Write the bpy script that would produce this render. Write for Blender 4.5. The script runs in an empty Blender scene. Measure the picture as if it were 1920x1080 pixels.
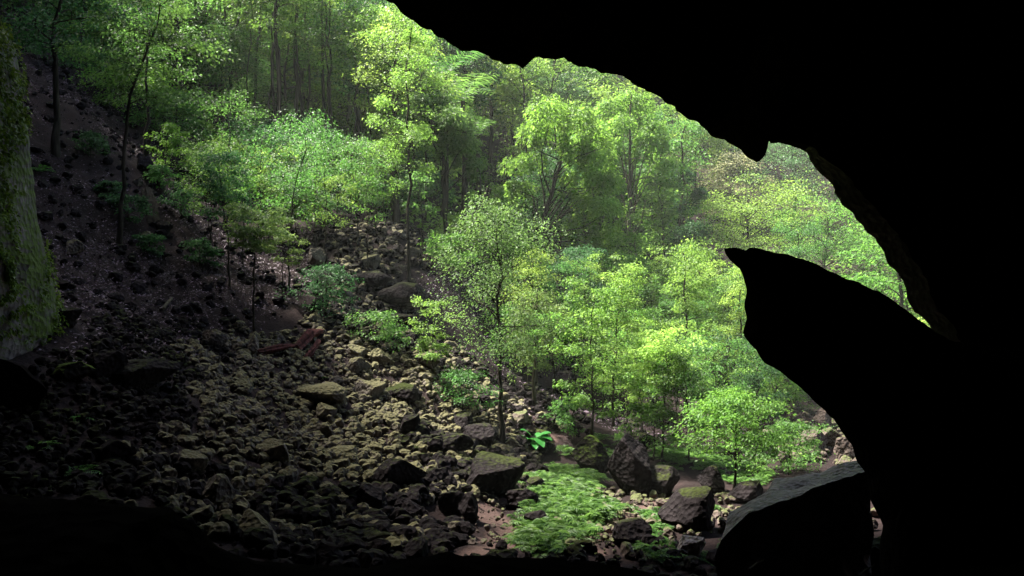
import bpy, math, random
import numpy as np
from mathutils import Vector

C = bpy.context.scene.collection
SC = bpy.context.scene
F = 1500.0                       # focal length in pixels of a 1920 px wide frame
rng = np.random.default_rng(7)
random.seed(7)

# ------------------------------------------------------------------ helpers
def P(px, py, d):
    return np.array([(px - 960) / F * d, d, -(py - 540) / F * d])

def _hash(i, j, k, s):
    h = (i * 374761393 + j * 668265263 + k * 2147483647 + s * 1274126177) & 0xffffffff
    h = ((h ^ (h >> 13)) * 1274126177) & 0xffffffff
    h = h ^ (h >> 16)
    return (h & 0xffff) / 65535.0

def vnoise(p, s=0):
    p = np.asarray(p, float)
    f = np.floor(p).astype(np.int64)
    t = p - f
    t = t * t * (3 - 2 * t)
    r = 0
    for dx in (0, 1):
        for dy in (0, 1):
            for dz in (0, 1):
                w = (t[:, 0] if dx else 1 - t[:, 0]) * (t[:, 1] if dy else 1 - t[:, 1]) * (t[:, 2] if dz else 1 - t[:, 2])
                r = r + w * _hash(f[:, 0] + dx, f[:, 1] + dy, f[:, 2] + dz, s)
    return r * 2 - 1

def fbm(p, s=0, o=4):
    a, r = 1.0, 0
    p = np.asarray(p, float)
    for i in range(o):
        r = r + a * vnoise(p, s + i * 17)
        p = p * 2.03 + 5.1
        a *= .5
    return r

def mesh(name, V, quads=None, tris=None, mat=None, smooth=False):
    me = bpy.data.meshes.new(name)
    V = np.asarray(V, np.float32)
    quads = np.zeros((0, 4), np.int32) if quads is None or len(quads) == 0 else np.asarray(quads, np.int32)
    tris = np.zeros((0, 3), np.int32) if tris is None or len(tris) == 0 else np.asarray(tris, np.int32)
    loops = np.concatenate([quads.ravel(), tris.ravel()])
    starts = np.concatenate([np.arange(len(quads)) * 4, len(quads) * 4 + np.arange(len(tris)) * 3]).astype(np.int32)
    me.vertices.add(len(V)); me.vertices.foreach_set('co', V.ravel())
    me.loops.add(len(loops)); me.loops.foreach_set('vertex_index', loops)
    me.polygons.add(len(starts)); me.polygons.foreach_set('loop_start', starts)
    me.polygons.foreach_set('use_smooth', np.full(len(starts), smooth))
    me.update(calc_edges=True); me.validate()
    if mat: me.materials.append(mat)
    return me

def obj(name, me, parent=None, loc=None):
    o = bpy.data.objects.new(name, me); C.objects.link(o)
    if parent: o.parent = parent
    if loc is not None: o.location = loc
    return o

def tag(o, label=None, cat=None, group=None, kind=None):
    if label: o['label'] = label
    if cat: o['category'] = cat
    if group: o['group'] = group
    if kind: o['kind'] = kind
    return o

class MB:
    def __init__(s): s.V = []; s.Q = []; s.T = []; s.n = 0
    def add(s, V, Q=None, T=None):
        V = np.asarray(V, float)
        if Q is not None and len(Q): s.Q.append(np.asarray(Q) + s.n)
        if T is not None and len(T): s.T.append(np.asarray(T) + s.n)
        s.V.append(V); s.n += len(V)
    def build(s, name, mat, smooth=False):
        return mesh(name, np.concatenate(s.V), np.concatenate(s.Q) if s.Q else None,
                    np.concatenate(s.T) if s.T else None, mat, smooth)
    def tube(s, pts, rad, n=6):
        pts = np.asarray(pts, float); K = len(pts)
        tan = np.gradient(pts, axis=0); tan /= np.linalg.norm(tan, axis=1)[:, None] + 1e-9
        up = np.array([0.13, .21, 1.0]); 
        if abs(tan[0, 2]) > .8: up = np.array([1., .1, 0.05])
        a = np.cross(tan, up); a /= np.linalg.norm(a, axis=1)[:, None] + 1e-9
        b = np.cross(tan, a)
        th = np.linspace(0, 2 * math.pi, n, endpoint=False)
        r = np.asarray(rad, float)[:, None, None]
        V = pts[:, None, :] + r * (np.cos(th)[None, :, None] * a[:, None, :] + np.sin(th)[None, :, None] * b[:, None, :])
        i, j = np.meshgrid(np.arange(K - 1), np.arange(n), indexing='ij')
        j2 = (j + 1) % n
        Q = np.stack([i * n + j, i * n + j2, (i + 1) * n + j2, (i + 1) * n + j], -1).reshape(-1, 4)
        s.add(V.reshape(-1, 3), Q)
    def leaves(s, pos, head, side, L, w, droop=.15):
        L = np.asarray(L)[:, None]; w = np.asarray(w)[:, None]
        a = pos
        m = pos + head * L * .45
        t = pos + head * L; t = t.copy(); t[:, 2] -= (L * droop)[:, 0]
        V = np.stack([a, m + side * w * .5, t, m - side * w * .5], 1).reshape(-1, 3)
        s.add(V, np.arange(len(V)).reshape(-1, 4))

def unit(v): return v / (np.linalg.norm(v, axis=-1, keepdims=True) + 1e-9)

# ------------------------------------------------------------------ materials
def new_mat(name):
    m = bpy.data.materials.new(name); m.use_nodes = True
    nt = m.node_tree; nt.nodes.clear()
    return m, nt, (lambda t, **k: mk(nt, t, **k))

def mk(nt, t, **k):
    n = nt.nodes.new(t)
    for a, v in k.items():
        if a.startswith('i_'):
            n.inputs[a[2:].replace('_', ' ')].default_value = v
        else: setattr(n, a, v)
    return n

def ramp(nt, stops):
    n = nt.nodes.new('ShaderNodeValToRGB'); e = n.color_ramp.elements
    while len(e) < len(stops): e.new(.5)
    for x, (p, c) in zip(e, stops): x.position = p; x.color = (*c, 1) if len(c) == 3 else c
    return n

def leaf_mat(name, cols, trans=.48, rough=.5, spec=.22):
    m, nt, N = new_mat(name)
    geo = N('ShaderNodeNewGeometry'); oi = N('ShaderNodeObjectInfo')
    r = ramp(nt, [(i / (len(cols) - 1), (c[0] * .95, c[1], c[2] * 1.3)) for i, c in enumerate(cols)])
    nt.links.new(geo.outputs['Random Per Island'], r.inputs[0])
    ns = N('ShaderNodeTexNoise'); ns.inputs['Scale'].default_value = .7; ns.inputs['Detail'].default_value = 2
    nt.links.new(geo.outputs['Position'], ns.inputs['Vector'])
    hs = N('ShaderNodeHueSaturation')
    mr = N('ShaderNodeMapRange'); mr.inputs[3].default_value = .72; mr.inputs[4].default_value = 1.3
    mr.inputs[1].default_value = .3; mr.inputs[2].default_value = .7
    nt.links.new(ns.outputs[0], mr.inputs[0]); nt.links.new(mr.outputs[0], hs.inputs['Value'])
    mh = N('ShaderNodeMapRange'); mh.inputs[3].default_value = .485; mh.inputs[4].default_value = .515
    nt.links.new(oi.outputs['Random'], mh.inputs[0]); nt.links.new(mh.outputs[0], hs.inputs['Hue'])
    nt.links.new(r.outputs[0], hs.inputs['Color'])
    b = N('ShaderNodeBsdfPrincipled'); b.inputs['Roughness'].default_value = rough
    b.inputs['Specular IOR Level'].default_value = spec
    nt.links.new(hs.outputs[0], b.inputs['Base Color'])
    t = N('ShaderNodeBsdfTranslucent')
    h2 = N('ShaderNodeHueSaturation'); h2.inputs['Hue'].default_value = .488; h2.inputs['Value'].default_value = 1.6; h2.inputs['Saturation'].default_value = .97
    nt.links.new(hs.outputs[0], h2.inputs['Color']); nt.links.new(h2.outputs[0], t.inputs['Color'])
    mx = N('ShaderNodeMixShader'); mx.inputs[0].default_value = trans
    nt.links.new(b.outputs[0], mx.inputs[1]); nt.links.new(t.outputs[0], mx.inputs[2])
    o = N('ShaderNodeOutputMaterial'); nt.links.new(mx.outputs[0], o.inputs[0])
    return m

def rock_mat(name, c1, c2, moss=None, amt=.5, scale=2.0, bump=.5, lo=.2, rough=.85, spec=.25):
    m, nt, N = new_mat(name)
    geo = N('ShaderNodeNewGeometry')
    n1 = N('ShaderNodeTexNoise'); n1.inputs['Scale'].default_value = scale; n1.inputs['Detail'].default_value = 8; n1.inputs['Roughness'].default_value = .65
    n2 = N('ShaderNodeTexNoise'); n2.inputs['Scale'].default_value = scale * 7; n2.inputs['Detail'].default_value = 6
    vo = N('ShaderNodeTexVoronoi'); vo.inputs['Scale'].default_value = scale * 5
    for n in (n1, n2, vo): nt.links.new(geo.outputs['Position'], n.inputs['Vector'])
    r = ramp(nt, [(.3, c1), (.7, c2)])
    nt.links.new(n1.outputs[0], r.inputs[0])
    col = r.outputs[0]
    if moss:
        sx = N('ShaderNodeSeparateXYZ'); nt.links.new(geo.outputs['Normal'], sx.inputs[0])
        ad = N('ShaderNodeMath', operation='MULTIPLY_ADD'); ad.inputs[1].default_value = .9; 
        nt.links.new(n2.outputs[0], ad.inputs[0]); nt.links.new(sx.outputs[2], ad.inputs[2])
        n3 = N('ShaderNodeTexNoise'); n3.inputs['Scale'].default_value = .45; nt.links.new(geo.outputs['Position'], n3.inputs['Vector'])
        ad2 = N('ShaderNodeMath', operation='MULTIPLY_ADD'); ad2.inputs[1].default_value = 1.2
        nt.links.new(n3.outputs[0], ad2.inputs[0]); nt.links.new(ad.outputs[0], ad2.inputs[2])
        mr = N('ShaderNodeMapRange'); mr.inputs[1].default_value = 2.1 - amt * 1.4; mr.inputs[2].default_value = 2.4 - amt * 1.4
        nt.links.new(ad2.outputs[0], mr.inputs[0])
        mc = ramp(nt, [(.3, tuple(x * .6 for x in moss)), (.75, moss)]); nt.links.new(n2.outputs[0], mc.inputs[0])
        mx = N('ShaderNodeMix', data_type='RGBA')
        nt.links.new(mr.outputs[0], mx.inputs[0]); nt.links.new(col, mx.inputs[6]); nt.links.new(mc.outputs[0], mx.inputs[7])
        col = mx.outputs[2]
    b = N('ShaderNodeBsdfPrincipled'); b.inputs['Roughness'].default_value = rough; b.inputs['Specular IOR Level'].default_value = spec
    nt.links.new(col, b.inputs['Base Color'])
    bs = N('ShaderNodeMath', operation='MULTIPLY_ADD'); bs.inputs[1].default_value = .5
    nt.links.new(n2.outputs[0], bs.inputs[0]); nt.links.new(vo.outputs[0], bs.inputs[2])
    bp = N('ShaderNodeBump'); bp.inputs['Strength'].default_value = bump; bp.inputs['Distance'].default_value = .06
    nt.links.new(bs.outputs[0], bp.inputs['Height']); nt.links.new(bp.outputs[0], b.inputs['Normal'])
    o = N('ShaderNodeOutputMaterial'); nt.links.new(b.outputs[0], o.inputs[0])
    return m

def bark_mat(name, c1, c2):
    m, nt, N = new_mat(name)
    geo = N('ShaderNodeNewGeometry'); mp = N('ShaderNodeMapping'); mp.inputs['Scale'].default_value = (9, 9, 1.6)
    nt.links.new(geo.outputs['Position'], mp.inputs[0])
    n1 = N('ShaderNodeTexNoise'); n1.inputs['Scale'].default_value = 1.3; n1.inputs['Detail'].default_value = 6
    nt.links.new(mp.outputs[0], n1.inputs['Vector'])
    r = ramp(nt, [(.32, c1), (.68, c2)]); nt.links.new(n1.outputs[0], r.inputs[0])
    b = N('ShaderNodeBsdfPrincipled'); b.inputs['Roughness'].default_value = .9; b.inputs['Specular IOR Level'].default_value = .06
    nt.links.new(r.outputs[0], b.inputs['Base Color'])
    bp = N('ShaderNodeBump'); bp.inputs['Strength'].default_value = .6; bp.inputs['Distance'].default_value = .03
    nt.links.new(n1.outputs[0], bp.inputs['Height']); nt.links.new(bp.outputs[0], b.inputs['Normal'])
    o = N('ShaderNodeOutputMaterial'); nt.links.new(b.outputs[0], o.inputs[0])
    return m

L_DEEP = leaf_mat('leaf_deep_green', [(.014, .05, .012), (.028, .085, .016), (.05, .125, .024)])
L_MID = leaf_mat('leaf_mid_green', [(.024, .075, .010), (.05, .13, .015), (.085, .19, .028)])
L_BRIGHT = leaf_mat('leaf_bright_green', [(.04, .115, .010), (.075, .185, .016), (.13, .26, .03)])
L_YELLOW = leaf_mat('leaf_yellow_green', [(.075, .15, .014), (.13, .235, .022), (.2, .31, .045)])
L_LIME = leaf_mat('leaf_lime', [(.13, .22, .02), (.21, .32, .035), (.30, .41, .07)])
L_OLIVE = leaf_mat('leaf_olive', [(.05, .10, .018), (.08, .14, .022), (.12, .19, .035)])
L_TEAL = leaf_mat('leaf_cool_green', [(.022, .075, .018), (.042, .12, .026), (.07, .165, .042)])
L_RUST = leaf_mat('leaf_rust', [(.10, .13, .035), (.16, .17, .055), (.22, .21, .09)])
L_FERN = leaf_mat('leaf_fern', [(.025, .075, .010), (.045, .115, .014), (.085, .175, .025)])
L_VINE = leaf_mat('leaf_creeper', [(.06, .15, .012), (.105, .225, .018), (.17, .31, .04)], trans=.6)
L_VIVID = leaf_mat('leaf_vivid', [(.03, .14, .015), (.045, .19, .02)], trans=.3)
L_MOSS = leaf_mat('leaf_moss', [(.05, .095, .008), (.10, .17, .012), (.17, .26, .02)], trans=.2)
L_LITTER = leaf_mat('leaf_litter', [(.03, .018, .02), (.085, .052, .055), (.2, .135, .14), (.05, .03, .032)], trans=.05)
B_DARK = bark_mat('bark_dark', (.012, .010, .008), (.045, .038, .028))
B_GREY = bark_mat('bark_grey', (.035, .030, .022), (.11, .10, .07))
B_RED = bark_mat('bark_red_rot', (.012, .006, .006), (.095, .034, .03))
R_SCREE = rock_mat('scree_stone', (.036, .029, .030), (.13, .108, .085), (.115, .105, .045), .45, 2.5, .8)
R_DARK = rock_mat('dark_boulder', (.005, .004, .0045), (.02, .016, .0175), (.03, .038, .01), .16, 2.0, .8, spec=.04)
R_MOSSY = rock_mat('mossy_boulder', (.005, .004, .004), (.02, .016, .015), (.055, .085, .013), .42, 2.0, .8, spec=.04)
R_PILE = rock_mat('brown_boulder', (.032, .023, .021), (.11, .08, .068), (.07, .08, .025), .3, 2.0, .7)
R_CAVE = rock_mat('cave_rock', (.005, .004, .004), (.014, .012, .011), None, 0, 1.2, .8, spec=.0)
R_SLAB = rock_mat('slab_rock', (.07, .058, .056), (.24, .20, .185), (.06, .065, .02), .12, 2.2, .9, rough=.7, spec=.3)
R_CLIFF = rock_mat('cliff_rock', (.02, .017, .02), (.24, .21, .23), (.08, .13, .012), .85, 1.4, .9)
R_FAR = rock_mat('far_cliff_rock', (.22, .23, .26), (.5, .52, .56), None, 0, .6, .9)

# ------------------------------------------------------------------ terrain
cp = []
for px, py, d in [
    (600, 1040, 11.5), (450, 980, 12), (800, 1040, 12), (960, 1030, 13), (1150, 1030, 13.5), (1300, 1060, 13),
    (450, 900, 14), (650, 900, 15.5), (850, 930, 16.5), (950, 950, 17), (1100, 935, 18.5), (1250, 950, 19),
    (1380, 935, 21), (1500, 900, 23), (1560, 850, 26), (1640, 990, 15.5), (1420, 1000, 15),
    (600, 790, 19), (400, 720, 19), (780, 800, 20.5), (900, 850, 22), (940, 830, 24), (1110, 830, 26), (1250, 870, 25),
    (300, 620, 21), (480, 640, 23), (680, 690, 23.5), (830, 710, 25), (1000, 770, 27.5), (1150, 800, 31), (1320, 830, 31),
    (100, 850, 11.5), (60, 760, 12.5), (200, 730, 14), (100, 640, 15), (150, 560, 19),
    (300, 470, 27), (430, 540, 26), (560, 560, 27), (700, 590, 29), (800, 570, 32), (860, 550, 34), (960, 690, 34),
    (150, 350, 27), (110, 260, 29), (90, 180, 33), (60, 90, 38), (250, 250, 38), (280, 320, 32), (400, 420, 34), (550, 450, 34),
    (700, 430, 37), (800, 440, 41), (420, 290, 44), (600, 310, 48), (740, 420, 42), (850, 440, 45),
    (1000, 560, 45), (1150, 640, 45), (1300, 690, 45), (1450, 740, 40), (1560, 730, 42),
    (1000, 470, 55), (1250, 580, 60), (1450, 600, 58), (1650, 620, 60), (600, 200, 60), (850, 340, 60), (300, 110, 55), 
    (1150, 420, 75), (1350, 440, 80), (1550, 430, 80), (1750, 450, 80), (900, 170, 85), (600, 60, 80), (250, -30, 75),
    (1150, 260, 100), (1350, 250, 105), (1600, 240, 105), (1900, 300, 105), (700, -50, 105), (200, -200, 100), (-200, -250, 90),
    (2100, 700, 40), (2000, 800, 28), (-100, 60, 40), (-300, -50, 40), (-500, -150, 36)]:
    cp.append(P(px, py, d))
cp += [np.array(v, float) for v in [
    (0, 6, -3.3), (3, 7, -3.8), (-3, 6.5, -2.9), (-6, 7, -2.4), (0, 0, -3.0), (0, -8, -3), (8, 0, -3.2), (-9, 2, -2), (10, 10, -4.3), (14, 16, -4.0),
    (-12, 10, -.8), (-17, 17, 2.0), (-26, 24, 9), (-34, 22, 24), (-40, 35, 28), (-45, 55, 34), (-50, 5, 30), (25, 22, -1), (40, 40, 8), (50, 70, 20), (70, 90, 32),
    (0, 130, 52), (50, 130, 50), (-50, 130, 60), (90, 110, 45), (-90, 90, 60), (-90, 20, 50), (90, 20, 25), (0, -40, 5), (60, -40, 12), (-60, -40, 30),
    (0, 200, 62), (120, 200, 62), (-120, 200, 66), (170, 60, 45), (-170, 60, 62)]]
cp = np.array(cp)
def _phi(r2): return .5 * r2 * np.log(r2 + 1e-6)
_n = len(cp)
_r2 = ((cp[:, None, :2] - cp[None, :, :2]) ** 2).sum(-1)
_A = np.zeros((_n + 3, _n + 3)); _A[:_n, :_n] = _phi(_r2) + np.eye(_n) * 1.0
_A[:_n, _n] = 1; _A[:_n, _n + 1:] = cp[:, :2]; _A[_n, :_n] = 1; _A[_n + 1:, :_n] = cp[:, :2].T
_w = np.linalg.solve(_A, np.concatenate([cp[:, 2], np.zeros(3)]))
def H0(x, y):
    x = np.atleast_1d(np.asarray(x, float)); y = np.atleast_1d(np.asarray(y, float))
    out = np.empty(len(x))
    for i in range(0, len(x), 20000):
        q = np.stack([x[i:i + 20000], y[i:i + 20000]], 1)
        r2 = ((q[:, None, :] - cp[None, :, :2]) ** 2).sum(-1)
        out[i:i + 20000] = _phi(r2) @ _w[:_n] + _w[_n] + q @ _w[_n + 1:]
    return out
def H(x, y):
    x = np.atleast_1d(np.asarray(x, float)); y = np.atleast_1d(np.asarray(y, float))
    z = np.clip(H0(x, y), -8, 72)
    xc = np.maximum(27, .66 * y + 3)                      # unseen steep wall left of the view, added to shade the left slope
    k = np.clip((-x - xc) / 2.5, 0, 1); k = k * k * (3 - 2 * k)
    z = z + k * np.maximum(np.interp(y, [0, 25, 30, 33, 36, 40, 50, 56, 62, 100], [56, 57, 57, 53, 50, 49, 48, 47, 47, 52]) - z, 0)
    q = np.stack([x, y, 0 * x], 1)
    amp = np.clip(.16 + (np.hypot(x, y) - 20) * .006, .12, .6)
    return z + amp * fbm(q * .55, 3, 4) + .05 * fbm(q * 2.6, 9, 2)
def ground(px, py, dmin=6, dmax=150):
    ds = np.arange(dmin, dmax, .2)
    p = P(px, py, 1.0)[None] * ds[:, None]
    h = H(p[:, 0], p[:, 1]) - p[:, 2]
    k = np.argmax(h > 0)
    if h[k] <= 0: k = len(ds) - 1
    d = ds[k]
    return np.array([p[k, 0], d, H(p[k, 0], d)[0]]), d
def gz(x, y): return float(H([x], [y])[0])

def in_poly(pts, poly):
    x, y = pts[:, 0], pts[:, 1]; poly = np.asarray(poly, float)
    c = np.zeros(len(pts), bool); j = len(poly) - 1
    for i in range(len(poly)):
        xi, yi = poly[i]; xj, yj = poly[j]
        c ^= ((yi > y) != (yj > y)) & (x < (xj - xi) * (y - yi) / (yj - yi + 1e-12) + xi)
        j = i
    return c
def world_poly(pp): return np.array([ground(a, b)[0][:2] for a, b in pp])

SCREE = world_poly([(330, 790), (310, 950), (420, 1030), (560, 1060), (830, 1045), (900, 960), (960, 860), (1040, 800), (900, 700), (800, 620), (760, 560), (830, 470), (700, 395), (600, 450), (640, 560), (560, 620), (430, 640), (360, 690)])
PATH = world_poly([(960, 900), (990, 870), (1000, 800), (985, 770), (1010, 770), (1030, 820), (1010, 880), (975, 930), (975, 990), (960, 1040), (880, 1035), (890, 990), (890, 930)])
PATH2 = world_poly([(1130, 960), (1200, 940), (1290, 930), (1250, 960), (1180, 1000), (1120, 1050), (1090, 1000)])
LITTER = world_poly([(-60, -20), (-40, 200), (-20, 640), (200, 720), (420, 650), (600, 560), (620, 440), (420, 400), (330, 210), (200, 40)])
LITTER2 = world_poly([(780, 520), (890, 520), (890, 580), (800, 590)])

def grid_axis(lo, hi, fine_lo, fine_hi, step, grow):
    a = list(np.arange(fine_lo, fine_hi, step)); s = step
    while a[-1] < hi: s *= grow; a.append(a[-1] + s)
    s = step
    while a[0] > lo: s *= grow; a.insert(0, a[0] - s)
    return np.array(a)
gx = grid_axis(-190, 190, -16, 14, .17, 1.05); gy = grid_axis(-60, 230, 4, 34, .17, 1.05)
X, Y = np.meshgrid(gx, gy); xs, ys = X.ravel(), Y.ravel()
Z = H(xs, ys)
pts2 = np.stack([xs, ys], 1)
jit = pts2 + .35 * np.stack([fbm(np.stack([xs, ys, 0 * xs], 1) * 1.3, 40, 3), fbm(np.stack([xs, ys, 0 * xs], 1) * 1.3, 60, 3)], 1)
near = (np.abs(xs) < 60) & (ys < 80)
mpath = np.zeros(len(xs)); mscree = np.zeros(len(xs)); mpath[near] = (in_poly(jit[near], PATH) | in_poly(jit[near], PATH2))
mscree[near] = in_poly(jit[near], SCREE)
Z -= mpath * .06
i, j = np.meshgrid(np.arange(len(gy) - 1), np.arange(len(gx) - 1), indexing='ij'); w_ = len(gx)
Q = np.stack([i * w_ + j, i * w_ + j + 1, (i + 1) * w_ + j + 1, (i + 1) * w_ + j], -1).reshape(-1, 4)

m, nt, N = new_mat('forest_floor')
geo = N('ShaderNodeNewGeometry'); at = N('ShaderNodeAttribute', attribute_name='path'); as_ = N('ShaderNodeAttribute', attribute_name='scree')
n1 = N('ShaderNodeTexNoise'); n1.inputs['Scale'].default_value = 1.1; n1.inputs['Detail'].default_value = 9; n1.inputs['Roughness'].default_value = .7
n2 = N('ShaderNodeTexNoise'); n2.inputs['Scale'].default_value = 14; n2.inputs['Detail'].default_value = 5
for n in (n1, n2): nt.links.new(geo.outputs['Position'], n.inputs['Vector'])
r1 = ramp(nt, [(.3, (.008, .0055, .0055)), (.55, (.018, .012, .012)), (.75, (.035, .023, .022))]); nt.links.new(n1.outputs[0], r1.inputs[0])
r2 = ramp(nt, [(.3, (.045, .028, .025)), (.75, (.095, .062, .054))]); nt.links.new(n1.outputs[0], r2.inputs[0])
mx = N('ShaderNodeMix', data_type='RGBA'); nt.links.new(at.outputs['Fac'], mx.inputs[0]); nt.links.new(r1.outputs[0], mx.inputs[6]); nt.links.new(r2.outputs[0], mx.inputs[7])
b = N('ShaderNodeBsdfPrincipled'); b.inputs['Roughness'].default_value = .9; b.inputs['Specular IOR Level'].default_value = .06
nt.links.new(mx.outputs[2], b.inputs['Base Color'])
bp = N('ShaderNodeBump'); bp.inputs['Strength'].default_value = .7; bp.inputs['Distance'].default_value = .05
nt.links.new(n2.outputs[0], bp.inputs['Height']); nt.links.new(bp.outputs[0], b.inputs['Normal'])
o = N('ShaderNodeOutputMaterial'); nt.links.new(b.outputs[0], o.inputs[0])
M_FLOOR = m
me = mesh('ground', np.stack([xs, ys, Z], 1), Q, None, M_FLOOR, True)
for nm, arr in (('path', mpath), ('scree', mscree)):
    a = me.attributes.new(nm, 'FLOAT', 'POINT'); a.data.foreach_set('value', arr.astype(np.float32))
tag(obj('ground', me), 'dark litter-covered soil of the sinkhole floor and its slopes', None, None, 'structure')

# ------------------------------------------------------------------ rocks
def ico(sub):
    import bmesh
    bm = bmesh.new(); bmesh.ops.create_icosphere(bm, subdivisions=sub, radius=1)
    V = np.array([v.co[:] for v in bm.verts]); T = np.array([[v.index for v in f.verts] for f in bm.faces]); bm.free()
    return V, T
ICO = {s: ico(s) for s in (1, 2, 3, 4, 5)}
def rock_verts(seed, sub=3, cuts=13, rough=.07, lo=.46, hi=.86):
    r = np.random.default_rng(seed)
    V, T = ICO[sub]; V = V.copy()
    for _ in range(cuts):
        n = unit(r.normal(size=3)); d = r.uniform(lo, hi)
        s = V @ n
        V -= np.where(s > d, (s - d) * .93, 0)[:, None] * n
    V += unit(V) * (rough * fbm(V * 1.7 + seed * 3.1, seed, 4))[:, None]
    if sub >= 4: V += unit(V) * (rough * .35 * fbm(V * 7 + seed, seed + 5, 3))[:, None]
    return V, T
ROCKS = []
for k in range(12):
    V, T = rock_verts(100 + k, 4, 13 + k % 4, .06)
    ROCKS.append((V, T))
ROCK_ME = {}
def rock_mesh(k, mat):
    key = (k, mat.name)
    if key not in ROCK_ME: ROCK_ME[key] = mesh('rock', ROCKS[k][0], None, ROCKS[k][1], mat, False)
    return ROCK_ME[key]
TAKEN = []
def boulder(px, py, w, h, label, mat=R_DARK, k=None, rot=None, name='boulder', cat='boulder', group=None, depth=.85, tilt=(0, 0), sink=.12, d=None):
    g, dd = ground(px, py + h * .42)
    if d: g = np.array([(px - 960) / F * d, d, 0]); g[2] = -(py + h * .42 - 540) / F * d; dd = d
    W, Hh = w / F * dd, h / F * dd
    k = random.randrange(len(ROCKS)) if k is None else k
    o = obj(name, rock_mesh(k, mat))
    o.location = (g[0], g[1] + W * .3, g[2] + Hh * (.5 - sink))
    o.scale = (W * .58, W * .58 * depth, Hh * .60)
    o.rotation_euler = (tilt[0], tilt[1], random.uniform(-.5, .5) if rot is None else rot)
    TAKEN.append((g[0], g[1] + W * .3, max(W * .45, .1)))
    return tag(o, label, cat, group)

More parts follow.
